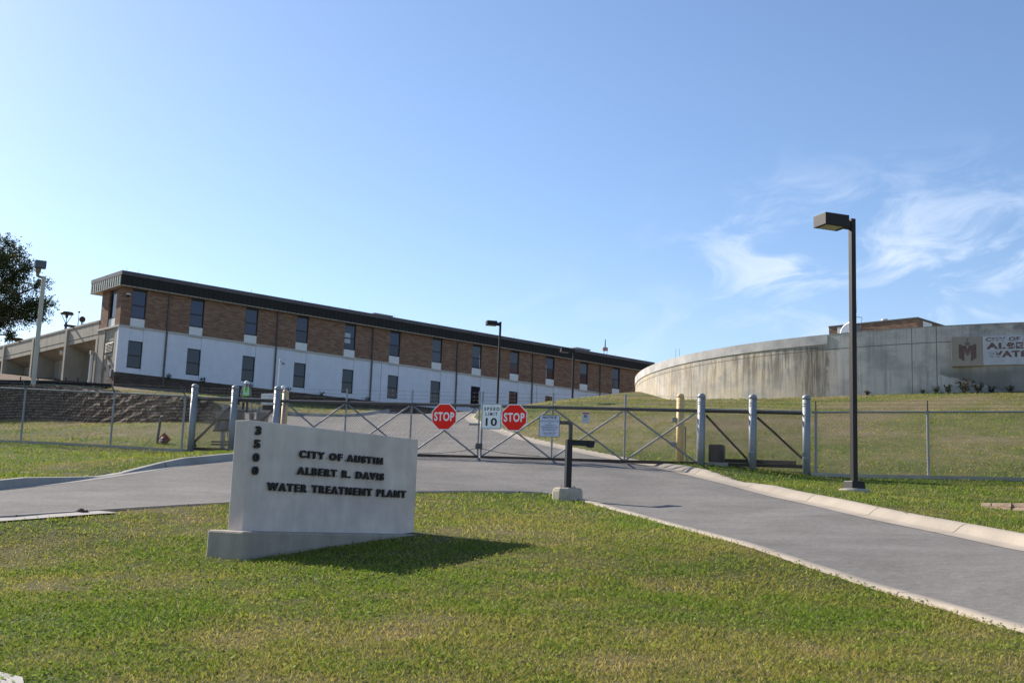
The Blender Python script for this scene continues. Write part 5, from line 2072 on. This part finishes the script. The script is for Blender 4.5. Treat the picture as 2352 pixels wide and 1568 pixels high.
# ------------------------------------------------------------------ low block wall on the right verge
q0 = G(2254, 1167)
zt = float(ray(2256, 1154.5)[2] * q0[1])
bw_ = thing('block_wall', 'low garden wall of tan split face blocks on the right verge', 'wall', (q0[0], q0[1], zt - 0.4), math.radians(-60))
m = MB()
for c in range(6):
    z1 = 0.4 - c * 0.078
    x = -0.01 - 0.10 * (c % 2) if c else 0.0
    k = 0
    while x < 2.2:
        wd = (0.235, 0.28, 0.20, 0.33, 0.28)[(k + 2 * c) % 5]
        if x + wd > 0.02:
            y = 0.012 * math.sin(k * 2.3 + c * 1.3) - 0.006 * c
            z0_ = z1 - 0.073
            n0 = len(m.v)
            m.box((max(x, 0), y, z0_), (x + wd - 0.006, y + 0.22, z1))
            for i in (0, 1, 4, 5):
                a = list(m.v[n0 + i])
                a[1] += 0.012 * (random.random() - 0.5)
                m.v[n0 + i] = tuple(a)
        x += wd
        k += 1
m.build('blocks', mat('split_block', (0.46, 0.33, 0.24), 0.95, var=0.22, vscale=3.5, fine=0.2, fscale=40, bump=0.7, bscale=45), bw_, bevel=0.008)

# ------------------------------------------------------------------ silt fence
pts = [(-120, 878, 66), (-40, 880, 65.5), (0, 881.5, 65), (50, 884, 64.5), (90, 887, 64), (140, 891, 64), (190, 896, 64), (230, 899, 64.5), (256, 900, 65)]
tops = [870, 871, 871.8, 873, 872.8, 873.2, 876, 879.5, 881.5]
sf = thing('silt_fence', 'low black fabric silt fence on stakes in front of the bare earth mound', 'silt fence', tuple(at(90, 887, 64)))
o0 = np.array(sf.location)
vs = []
for (px, py, Y), ty in zip(pts, tops):
    a = at(px, py, Y)
    b = at(px, ty, Y)
    gz = float(hz(a[0], a[1]))
    vs += [(a[0] - o0[0], a[1] - o0[1] - 0.03, min(a[2], gz) - 0.5 - o0[2]), (b[0] - o0[0], b[1] - o0[1] + 0.03, b[2] - o0[2])]
n = len(pts)
vs2 = [(x, y + 0.03, z) for x, y, z in vs]
fs = [(2 * i, 2 * i + 2, 2 * i + 3, 2 * i + 1) for i in range(n - 1)] + [(2 * n + 2 * i, 2 * n + 2 * i + 1, 2 * n + 2 * i + 3, 2 * n + 2 * i + 2) for i in range(n - 1)]
fs += [(2 * i + 1, 2 * i + 3, 2 * n + 2 * i + 3, 2 * n + 2 * i + 1) for i in range(n - 1)]
MB().add(vs + vs2, fs).build('fabric', mat('black_fabric', (0.012, 0.012, 0.014), 0.85, var=0.3, vscale=3), sf)
for px, ty, Y in ((46, 864, 64.6), (86, 866, 64.1), (126, 867, 64.1), (150, 866.5, 64.1), (178, 867, 64.1)):
    b = at(px, ty, Y)
    MB().bar((b[0] - o0[0], 0.1 + b[1] - o0[1], b[2] - 1.0 - o0[2]), (b[0] - o0[0], 0.1 + b[1] - o0[1], b[2] - o0[2]), 0.05, 0.05, (0, 1, 0)).build('stake', RUST, sf)

# ------------------------------------------------------------------ small things by the left fence
q = G(363, 1020)
t = thing('standpipe', 'leaning galvanised standpipe with an elbow behind the left fence, next to the fallen cone', 'pipe', tuple(q))
h = float(at(369, 955, q[1])[2] - q[2])
MB().tube((-0.05, 0, -0.1), (0.02, 0, h - 0.04), 0.045, 10).tube((0.02, 0, h - 0.05), (0.13, -0.02, h - 0.01), 0.05, 10).tube((0.13, -0.02, h), (0.16, -0.03, h - 0.07), 0.052, 10).build('pipe_run', GALVD, t)
q = G(373, 1020)
t = thing('traffic_cone', 'orange traffic cone lying on its side in the grass behind the left fence', 'traffic cone', (q[0], q[1], q[2] + 0.16), 0)
ORNG = mat('cone_orange', (0.24, 0.045, 0.028), 0.6, var=0.2, vscale=8)
dd = Vector((-0.10, -0.95, -0.22)).normalized()
c = Vector((0.02, 0.14, 0.03))
t1 = dd.orthogonal().normalized()
t2 = dd.cross(t1)
m = MB()
m.add([c + t1 * a * 0.17 + t2 * b * 0.17 + dd * k for k in (0, 0.03) for a, b in ((-1, -1), (1, -1), (1, 1), (-1, 1))],
      [(3, 2, 1, 0), (4, 5, 6, 7), (0, 1, 5, 4), (1, 2, 6, 5), (2, 3, 7, 6), (3, 0, 4, 7)])
m.build('cone_base', ORNG, t, bevel=0.01)
MB().tube(c + dd * 0.03, c + dd * 0.30, 0.12, 18, 0.055).build('cone_body', ORNG, t)
MB().tube(c + dd * 0.30, c + dd * 0.42, 0.055, 18, 0.028).build('reflective_collar', mat('collar_white', (0.6, 0.5, 0.48), 0.5), t)

# utility cabinet, camera pole, marker beyond the gate
q = G(622, 946)
t = thing('utility_cabinet', 'white boxy utility cabinet on a dark stand on the grass beyond the gate', 'cabinet', tuple(q), -0.45)
zc0 = float(at(620, 931, q[1])[2] - q[2])
zc1 = float(at(620, 905, q[1])[2] - q[2])
MB().box((-0.50, -0.35, zc0), (0.62, 0.35, zc1)).build('housing', WHITE, t, bevel=0.02)
MB().box((-0.42, -0.28, -0.2), (0.55, 0.28, zc0)).build('stand', RUST, t)
MB().box((-0.9, -0.5, -0.3), (0.9, 0.5, 0.06)).build('pad', CONC_G, t)
MB().box((0.05, -0.356, zc0 + 0.08), (0.5, -0.351, zc1 - 0.08)).build('door', mat('cabinet_door', (0.60, 0.60, 0.60), 0.6), t)
q = at(645, 823, 74)
zb = hz(q[0], 74)
h = float(q[2]) - zb
t = thing('camera_pole', 'slim white pole with a small hooked camera in front of the white lower wall', 'pole', (q[0] - 0.06, 74, zb))
MB().tube((0, 0, -0.1), (0.02, 0, h), 0.055, 10, 0.04).build('pole', WHITE, t)
MB().path([(0.02, 0, h - 0.1), (0.10, 0, h - 0.22), (0.22, 0, h - 0.30)], 0.03, 8).tube((0.2, -0.05, h - 0.30), (0.32, -0.12, h - 0.36), 0.08, 10).build('camera_head', GALV, t)
q = G(578, 960)
t = thing('marker_post', 'thin grey marker post standing in the grass between the rack and the worker', 'post', tuple(at(575.5, 962, 60)[:2]) + (hz(at(575.5, 962, 60)[0], 60),))
MB().tube((-8.9, 0, -0.1), (-8.9, 0, 0.1), 0.03, 8).build('foot', GALV, t) if False else None
MB().tube((0, 0, -0.1), (0, 0, 1.0), 0.03, 8).build('post_tube', GALV, t)
MB().box((-0.05, -0.03, 0.92), (0.05, 0.03, 1.05)).build('cap', GALV, t)
q = G(196, 1180)
t = thing('dirt_clod', 'small dark clod of dirt on the pale concrete edge of the left road', 'clod', (float(G(184, 1181)[0]), float(G(184, 1181)[1]), float(G(184, 1181)[2]) + 0.045))
bm = bmesh.new()
bmesh.ops.create_icosphere(bm, subdivisions=2, radius=0.065)
for v in bm.verts:
    f_ = 0.75 + 0.5 * random.random()
    v.co = Vector((v.co.x * 1.1 * f_, v.co.y * 0.8 * f_, max(v.co.z, -0.02) * 0.8 * f_))
bmesh.ops.create_icosphere(bm, subdivisions=1, radius=0.03, matrix=Matrix.Translation((0.10, 0.0, 0.01)))
me = bpy.data.meshes.new('clod')
bm.to_mesh(me)
bm.free()
link('clod', me, mat('soil', (0.07, 0.05, 0.04), 0.95, var=0.3, vscale=30), t)

# ------------------------------------------------------------------ people


def skin_obj(name, joints, edges, m, parent, sub=2):
    me = bpy.data.meshes.new(name)
    me.from_pydata([j[0] for j in joints], edges, [])
    o = link(name, me, m, parent)
    md = o.modifiers.new('skin', 'SKIN')
    md.use_smooth_shade = True
    for i, j in enumerate(joints):
        r = j[1]
        me.skin_vertices[0].data[i].radius = (r if isinstance(r, tuple) else (r, r))
    me.skin_vertices[0].data[0].use_root = True
    s = o.modifiers.new('sub', 'SUBSURF')
    s.levels = sub
    s.render_levels = sub
    return o


def person(label, loc, rot, lean=0.0):
    t = thing('person', label, 'person', loc, rot)
    sk = mat('skin', (0.22, 0.115, 0.075), 0.6)
    J = [((0, 0, 0.95), (0.15, 0.10)), ((0, 0, 1.15), (0.14, 0.10)), ((0, 0, 1.34), (0.16, 0.10)), ((0, 0.0, 1.47), 0.055), ((0, -0.015, 1.57), (0.072, 0.08)), ((0, -0.01, 1.66), (0.075, 0.09)), ((0, 0.0, 1.73), 0.05),
         ((0, -0.10, 1.585), 0.014)]
    E_ = [(0, 1), (1, 2), (2, 3), (3, 4), (4, 5), (5, 6), (4, 7)]

    def chain(par, pts):
        for p, r in pts:
            J.append((p, r))
            E_.append((par, len(J) - 1))
            par = len(J) - 1
        return par
    for s in (-1, 1):
        wr = chain(2, [((s * 0.18, 0, 1.40), 0.065), ((s * 0.25, 0.03, 1.13), 0.046), ((s * 0.27, -0.06, 0.90), 0.030), ((s * 0.27, -0.075, 0.83), (0.02, 0.036))])
        for k, (dy, ln) in enumerate(((-0.030, 0.070), (-0.010, 0.082), (0.010, 0.078), (0.028, 0.062))):
            chain(wr, [((s * 0.268, -0.075 + dy, 0.80), 0.009), ((s * (0.266 - 0.008), -0.078 + dy, 0.80 - ln * 0.6), 0.008), ((s * 0.250, -0.076 + dy, 0.80 - ln), 0.007)])
        chain(wr, [((s * 0.25, -0.115, 0.83), 0.010), ((s * 0.24, -0.125, 0.79), 0.008)])
        chain(0, [((s * 0.095, 0, 0.88), 0.09), ((s * 0.11, -0.02, 0.50), 0.062), ((s * 0.12, 0.02, 0.10), 0.045), ((s * 0.13, -0.13, 0.045), 0.038)])
    skin_obj('body', J, E_, sk, t)
    tr = [((0, 0, 0.97), (0.165, 0.115))]
    te = []
    for s in (-1, 1):
        par = 0
        for p, r in (((s * 0.095, 0, 0.86), 0.105), ((s * 0.11, -0.02, 0.50), 0.078), ((s * 0.12, 0.02, 0.10), 0.066)):
            tr.append((p, r))
            te.append((par, len(tr) - 1))
            par = len(tr) - 1
    skin_obj('trousers', tr, te, mat('denim_dark', (0.022, 0.030, 0.055), 0.9, var=0.2), t)
    sh = [((0, 0, 1.20), (0.155, 0.112)), ((0, 0, 1.36), (0.17, 0.112)), ((0, 0, 1.46), 0.075)]
    se = [(0, 1), (1, 2)]
    for s in (-1, 1):
        par = 1
        for p, r in (((s * 0.185, 0, 1.40), 0.078), ((s * 0.25, 0.03, 1.13), 0.058), ((s * 0.268, -0.05, 0.93), 0.040)):
            sh.append((p, r))
            se.append((par, len(sh) - 1))
            par = len(sh) - 1
    skin_obj('shirt', sh, se, mat('grey_shirt', (0.20, 0.20, 0.21), 0.9), t)
    # vest: open at the collar, two bands round the waist and one over each shoulder
    n = 28

    def ringz(z, rx, ry):
        return [(rx * math.cos(2 * math.pi * i / n), ry * math.sin(2 * math.pi * i / n), z) for i in range(n)]

    def loft(levels):
        vs, fs = [], []
        for z, rx, ry in levels:
            vs += ringz(z, rx, ry)
        for k in range(len(levels) - 1):
            for i in range(n):
                j = (i + 1) % n
                fs.append((k * n + i, k * n + j, (k + 1) * n + j, (k + 1) * n + i))
        return MB().add(vs, fs)
    lv = loft([(0.93, 0.195, 0.150), (1.05, 0.190, 0.146), (1.2, 0.195, 0.146), (1.34, 0.205, 0.146), (1.42, 0.20, 0.135), (1.475, 0.13, 0.10)])
    lv.build('safety_vest', mat('lime_vest', (0.16, 0.62, 0.035), 0.8), t, smooth=True)
    refl = mat('reflective_silver', (0.72, 0.78, 0.76), 0.5)
    loft([(1.01, 0.1955, 0.1525), (1.055, 0.195, 0.151)]).build('reflective_band', refl, t, smooth=True)
    loft([(1.10, 0.196, 0.151), (1.145, 0.197, 0.151)]).build('reflective_band', refl, t, smooth=True)
    for s in (-1, 1):
        m = MB()
        pr = [(1.10, 0.151), (1.22, 0.152), (1.34, 0.150), (1.42, 0.137), (1.47, 0.09)]
        vs = []
        for z, yy in pr:
            xx = s * (0.115 if z < 1.4 else 0.105)
            vs += [(xx - 0.024, -yy - 0.0, z), (xx + 0.024, -yy + 0.006, z)]
        m.add(vs, [(2 * i, 2 * i + 1, 2 * i + 3, 2 * i + 2) for i in range(4)])
        m.build('reflective_band', refl, t)
    MB().add([(-0.07, -0.138, 1.43), (0.07, -0.138, 1.43), (0.0, -0.152, 1.27)], [(0, 2, 1)]).build('collar_gap', mat('grey_shirt', (0.20, 0.20, 0.21), 0.9), t)
    prof = [(0.155, 1.675), (0.158, 1.69), (0.125, 1.70), (0.122, 1.76), (0.10, 1.81), (0.05, 1.838), (0.01, 1.842)]
    hh = MB().lathe(prof, (0, -0.005, 0), 24)
    hh.build('hard_hat', WHITE, t, smooth=True)
    for s in (-1, 1):
        MB().add([(s * 0.12 + x, y, z) for z, k in ((0.0, 1.0), (0.075, 0.85)) for x, y in ((-0.05 * k, -0.19 * k), (0.05 * k, -0.19 * k), (0.05 * k, 0.08 * k), (-0.05 * k, 0.08 * k))],
                 [(3, 2, 1, 0), (4, 5, 6, 7), (0, 1, 5, 4), (1, 2, 6, 5), (2, 3, 7, 6), (3, 0, 4, 7)]).build('boot', BLACK, t, bevel=0.02)
    return t


q = G(562, 947, True, 40, 80)
person('person in white hard hat and lime safety vest standing on the road beyond the gate', tuple(q), 0.15)
for Y2 in np.arange(48, 90, 0.25):
    q = at(652.0, 885.5, Y2)
    if q[2] - 1.842 < hz(q[0], q[1]) + 0.0 and Y2 > 52:
        break
zz = float(q[2]) - 1.842
person('person behind the yellow bollard, only the white hard hat showing', (q[0], q[1], zz), -0.2)

# ------------------------------------------------------------------ leafy things


def leaf_material(name, trans=0.35):
    m = bpy.data.materials.new(name)
    m.use_nodes = True
    t = m.node_tree
    t.nodes.clear()
    a = N(t, 'ShaderNodeAttribute', attribute_name='tint')
    d = N(t, 'ShaderNodeBsdfDiffuse')
    tr = N(t, 'ShaderNodeBsdfTranslucent')
    t.links.new(a.outputs['Color'], d.inputs[0])
    t.links.new(a.outputs['Color'], tr.inputs[0])
    g = N(t, 'ShaderNodeBsdfGlossy')
    g.inputs['Roughness'].default_value = 0.5
    g.inputs[0].default_value = (0.6, 0.6, 0.55, 1)
    mx = N(t, 'ShaderNodeMixShader', inputs={0: trans})
    t.links.new(d.outputs[0], mx.inputs[1])
    t.links.new(tr.outputs[0], mx.inputs[2])
    mx2 = N(t, 'ShaderNodeMixShader', inputs={0: 0.015})
    t.links.new(mx.outputs[0], mx2.inputs[1])
    t.links.new(g.outputs[0], mx2.inputs[2])
    o = N(t, 'ShaderNodeOutputMaterial')
    t.links.new(mx2.outputs[0], o.inputs[0])
    return m


def poly_soup(name, V, nper, colors, m, parent=None):
    """V: (count, nper, 3) separate small faces with a colour each"""
    cnt = len(V)
    me = bpy.data.meshes.new(name)
    me.vertices.add(cnt * nper)
    me.vertices.foreach_set('co', V.astype(np.float32).ravel())
    me.loops.add(cnt * nper)
    me.loops.foreach_set('vertex_index', np.arange(cnt * nper, dtype=np.int32))
    me.polygons.add(cnt)
    me.polygons.foreach_set('loop_start', (np.arange(cnt) * nper).astype(np.int32))
    me.polygons.foreach_set('loop_total', np.full(cnt, nper, np.int32))
    me.update(calc_edges=True)
    ca = me.color_attributes.new('tint', 'FLOAT_COLOR', 'POINT')
    cc = np.repeat(np.c_[colors, np.ones(cnt)], nper, axis=0).astype(np.float32)
    ca.data.foreach_set('color', cc.ravel())
    return link(name, me, m, parent)


LEAF = leaf_material('leaves', 0.30)


def unit(n):
    v = RNG.normal(size=(n, 3))
    return v / np.linalg.norm(v, axis=1)[:, None]


def leaf_quads(P, size, up=0.3):
    n = len(P)
    a = unit(n)
    b = np.cross(a, unit(n))
    b /= np.linalg.norm(b, axis=1)[:, None]
    s = size * (0.6 + 0.8 * RNG.random(n))[:, None]
    return np.stack([P - a * s, P + b * s * 0.42, P + a * s, P - b * s * 0.42], 1)


# the tree at the left edge
YT = 68.0
tb = at(-165, 880, YT)
tb = (tb[0], YT, hz(tb[0], YT))
tree = thing('tree', 'dense dark green oak tree cut by the left edge, above the stone wall', 'tree', tb)
clumps = [(2, 606, 50, 1.0), (-45, 590, 70, 1.0), (-70, 680, 95, 1.0), (22, 662, 44, 1.0), (28, 706, 46, 1.0), (78, 694, 30, 0.75), (60, 722, 34, 0.9), (0, 738, 36, 0.9), (-35, 735, 55, 1.0), (103, 695, 20, 0.45),
          (38, 580, 22, 0.5), (92, 655, 20, 0.35), (15, 560, 18, 0.35), (60, 612, 18, 0.45), (20, 770, 14, 0.3), (-120, 630, 110, 1.0), (-170, 690, 110, 1.0), (-120, 740, 70, 1.0), (-230, 650, 80, 0.8), (40, 630, 30, 0.8), (95, 725, 16, 0.35)]
PL_, CL_ = [], []
br = MB()
tz = tb[2]
trunk_top = Vector((0.2, 0.1, 4.8))
br.tube((0, 0, -0.3), (0.05, 0, 1.2), 0.42, 12, 0.32, False).tube((0.05, 0, 1.2), trunk_top, 0.32, 12, 0.24)
for cx, cy, rp, dens in clumps:
    yy = YT + (random.random() - 0.5) * 3.5
    c = at(cx, cy, yy)
    R = rp / FPX * yy
    cl = Vector((c[0] - tb[0], c[1] - tb[1], c[2] - tz))
    mid = trunk_top.lerp(cl, 0.55) + Vector((0, 0, 0.12 * R))
    br.tube(trunk_top, mid, 0.13, 7, 0.08).tube(mid, cl, 0.08, 6, 0.035)
    nsp = int(dens * 105 * R ** 2.0 + 35)
    u = unit(nsp)
    lump = 0.72 + 0.45 * np.sin(u[:, 0] * 5 + cx) * np.sin(u[:, 2] * 6 + cy)
    rad = (RNG.random(nsp) ** 0.38) * np.clip(lump, 0.55, 1.2)
    sp = np.array(cl)[None, :] + u * (R * rad)[:, None] * np.array([1.0, 1.1, 0.85])
    for k in range(0, nsp, 6):
        if rad[k] > 0.5:
            br.tube(cl.lerp(Vector(sp[k]), 0.25), Vector(sp[k]), 0.022, 4, 0.008, False)
    per = 18
    tw = unit(nsp) * np.array([1, 1, 0.5]) + u * 0.6
    off = RNG.random((nsp, per, 1)) * 0.42 * tw[:, None, :] + RNG.normal(size=(nsp, per, 3)) * 0.075
    LP = (sp[:, None, :] + off).reshape(-1, 3)
    PL_.append(LP)
    base = np.array([0.062, 0.078, 0.030]) * (0.7 + 0.6 * RNG.random(nsp))[:, None]
    warm = RNG.random(nsp) < 0.18
    base[warm] = np.array([0.13, 0.12, 0.05])
    CL_.append(np.repeat(base, per, axis=0) * (0.75 + 0.5 * RNG.random(nsp * per))[:, None])
LP = np.concatenate(PL_)
poly_soup('crown', leaf_quads(LP, 0.066), 4, np.concatenate(CL_), LEAF, tree)
br.build('trunk', mat('bark', (0.06, 0.048, 0.038), 0.95, var=0.3, vscale=8, bump=0.5, bscale=20), tree)


def small_plant(name, label, cat, loc, size, n, col, group, spread=0.7):
    t = thing(name, label, cat, loc, 0, group)
    st = MB()
    pts = []
    for k in range(7):
        a = k * 0.9 + random.random()
        tip = Vector((spread * size * math.cos(a) * (0.3 + 0.6 * random.random()), spread * size * math.sin(a) * 0.6, size * (0.6 + 0.4 * random.random())))
        st.tube((0, 0, -0.05), tip, 0.012, 4, 0.005, False)
        for _ in range(n // 7):
            f = 0.25 + 0.75 * random.random()
            pts.append(tip * f + Vector((random.gauss(0, 0.09 * size), random.gauss(0, 0.09 * size), random.gauss(0, 0.07 * size))))
    st.build('stem', RUST, t)
    P_ = np.array(pts)
    cc = np.array(col)[None, :] * (0.6 + 0.8 * RNG.random((len(P_), 1)))
    poly_soup('foliage', leaf_quads(P_, 0.10 * size + 0.02), 4, cc, LEAF, t)
    return t


# weeds along the tank foot
for k, (px, py, sz, col) in enumerate(((2120, 903, 0.35, (0.05, 0.06, 0.03)), (2150, 902, 0.55, (0.05, 0.055, 0.028)), (2178, 901, 0.6, (0.06, 0.07, 0.03)), (2216, 899, 1.0, (0.11, 0.085, 0.04)), (2246, 899, 0.75, (0.10, 0.09, 0.04)),
                                       (2278, 899, 0.5, (0.06, 0.08, 0.03)), (2320, 898, 0.5, (0.08, 0.08, 0.035)), (1992, 907, 0.4, (0.10, 0.08, 0.045)))):
    Y = tank_hit(px) - 0.35
    X = ray(px, py)[0] * Y
    nm = ['low dark weed at the tank foot, leftmost of the clump below the sign board', 'dark bushy weed at the tank foot, next to the left edge of the damp stain', 'leafy weed at the tank foot below the left edge of the sign board',
          'tallest dry weed at the tank foot, below the shield emblem', 'dry upright weed at the tank foot, right of the tallest one', 'low green weed at the tank foot below the worn letters', 'green weed at the tank foot nearest the picture edge',
          'lone dry weed at the tank foot, just right of the tall lamp pole'][k]
    small_plant('weed', nm, 'weed', (X, Y, hz(X, Y)), sz * 0.75, 90, col, 'weeds at the foot of the tank')
# small shrubs at the top of the building plinth
for k, (px, lb) in enumerate(((386, 'tiny dark shrub at the foot of the first downpipe'), (466, 'tiny dark shrub against the white wall right of the second lower window'), (576, 'pair of tiny dark shrubs below the third lower window, behind the worker'),
                              (663, 'small dark shrub at the foot of the second downpipe, above the yellow bollard'), (740, 'thin dark shrub below the fourth lower window'), (846, 'small dark shrub at the foot of the third downpipe'), (1065, 'dark weed at the wall foot behind the gate middle'))):
    x_, z_ = fac(px, 880, -0.3)
    lo = bw(x_, -0.32, ZP - (0.12 if k < 6 else 0.6))
    small_plant('shrub', lb, 'shrub', lo, 0.42, 60, (0.03, 0.032, 0.02), 'shrubs along the office wall')

# ------------------------------------------------------------------ grass blades
PLINTH = [gp for gp in ((-0.22, -0.28), (3.57, -0.28), (3.57, 0.46), (-0.22, 0.46))]
cs, sn = math.cos(SAZ), math.sin(SAZ)
PLW = np.array([(SA[0] + x * cs - y * sn, SA[1] + x * sn + y * cs) for x, y in PLINTH])
PAVW = np.array(pav)


def lawn_points(y0, y1, dens, margin=1.5):
    xa, xb = -0.54 * y1 - margin, 0.54 * y1 + margin
    n = int((xb - xa) * (y1 - y0) * dens)
    Q = np.c_[xa + (xb - xa) * RNG.random(n), y0 + (y1 - y0) * RNG.random(n)]
    Q = Q[np.abs(Q[:, 0]) < 0.54 * Q[:, 1] + margin]
    return Q


pts_, wds, hts = [], [], []
for y0, y1, dens, wd, ht in ((6.8, 9.5, 4600, 0.0042, 0.036), (9.5, 12.5, 2900, 0.005, 0.036), (12.5, 16.5, 1500, 0.0065, 0.038), (16.5, 22, 800, 0.0085, 0.042), (22, 30, 360, 0.012, 0.046), (30, 40, 130, 0.016, 0.05), (40, 62, 46, 0.024, 0.06), (62, 78, 14, 0.034, 0.08)):
    Q = lawn_points(y0, y1, dens)
    keep = ~inside(Q, ROAD)
    keep &= ~inside(Q, PLW) & ~inside(Q, PAVW)
    d_r = udist(Q, L_right)
    d_f = np.minimum(udist(Q, L_far), udist(Q, L_inf))
    d_i = udist(Q, L_inner)
    keep &= (d_r > 0.60) & (d_f > 0.38) & (d_i > 0.15 + 0.12 * RNG.random(len(Q)))
    keep &= np.hypot(Q[:, 0] - TC[0], Q[:, 1] - TC[1]) > TR
    keep &= np.hypot(Q[:, 0] - R1[0], Q[:, 1] - R1[1]) > 0.37
    keep &= np.hypot(Q[:, 0] - LB[0], Q[:, 1] - LB[1]) > 0.37
    dw, pw = seg_dist(Q, WALL_XY)
    keep &= ~((dw > -0.1) & (dw < 5) & (pw < 5.99) & (pw > 0))
    Q = Q[keep]
    # thin, short tufts where the turf is dry
    g = greenness(Q)
    Q = Q[RNG.random(len(Q)) < 0.55 + 0.45 * g]
    pts_.append(Q)
    wds.append(np.full(len(Q), wd))
    hts.append(np.full(len(Q), ht))
Q = np.concatenate(pts_)
wd = np.concatenate(wds) * (0.7 + 0.6 * RNG.random(len(Q)))
g = greenness(Q)
tuft = fbm(Q, 0.5, 66, 2)
ht = np.concatenate(hts) * (0.35 + 1.0 * RNG.random(len(Q)) ** 1.5) * (0.6 + 0.55 * g) * (0.6 + 0.9 * tuft)
z = ground_z(Q) - 0.005
n = len(Q)
th = RNG.random(n) * 2 * math.pi
dx, dy = np.cos(th), np.sin(th)
ph = RNG.random(n) * 2 * math.pi
ln = ht * (0.4 + 1.0 * RNG.random(n))
B = np.c_[Q, z]
side_ = np.c_[dx, dy, np.zeros(n)] * wd[:, None]
tipo = np.c_[np.cos(ph) * ln, np.sin(ph) * ln, ht]
gg = np.clip(g + 0.22 * RNG.normal(size=n), 0, 1)
cols = lawn_col(gg, 0.75 + 0.75 * RNG.random(n)) * np.where(Q[:, 1] < 38, 1.0, 0.95)[:, None] * np.array([2.2, 2.05, 1.2])
bright = (RNG.random(n) < 0.06) & (Q[:, 1] < 26)
cols[bright] = cols[bright] * 1.3 + np.array([0.02, 0.025, 0.004])
straw = RNG.random(n) < np.where(Q[:, 1] < 30, 0.10, 0.05)
cols[straw] = np.array([0.30, 0.25, 0.165]) * (0.8 + 0.4 * RNG.random(straw.sum()))[:, None]
V4 = np.stack([B - side_, B + side_, B + tipo * 0.6 + side_ * 0.8 + np.array([0, 0, 0.0]), B + tipo], 1)
GRASS = leaf_material('grass_blades', 0.42)
go = poly_soup('grass', V4, 4, cols, GRASS)
go['kind'] = 'stuff'
# broad little clover leaves low in the turf near the camera
Q = lawn_points(6.8, 17, 420)
Q = Q[~inside(Q, ROAD) & ~inside(Q, PLW) & ~inside(Q, PAVW) & (udist(Q, L_inner) > 0.15)]
g = greenness(Q)
Q = Q[RNG.random(len(Q)) < np.clip(1.6 * g - 0.35, 0.03, 1)]
g = greenness(Q)
n = len(Q)
c = np.c_[Q, ground_z(Q) + 0.012 + 0.03 * RNG.random(n)]
r = (0.008 + 0.009 * RNG.random(n))[:, None]
nrm = np.c_[RNG.normal(size=(n, 2)) * 0.5, np.ones(n)]
a = np.cross(nrm, unit(n))
a /= np.linalg.norm(a, axis=1)[:, None]
b = np.cross(nrm, a)
b /= np.linalg.norm(b, axis=1)[:, None]
V5 = np.stack([c + (a * math.cos(2 * math.pi * k / 5) + b * math.sin(2 * math.pi * k / 5)) * r for k in range(5)], 1)
co = poly_soup('clover', V5, 5, lawn_col(np.clip(g + 0.25, 0, 1), 0.8 + 0.9 * RNG.random(n)) * np.array([1.9, 1.8, 1.0]), GRASS)
co['kind'] = 'stuff'
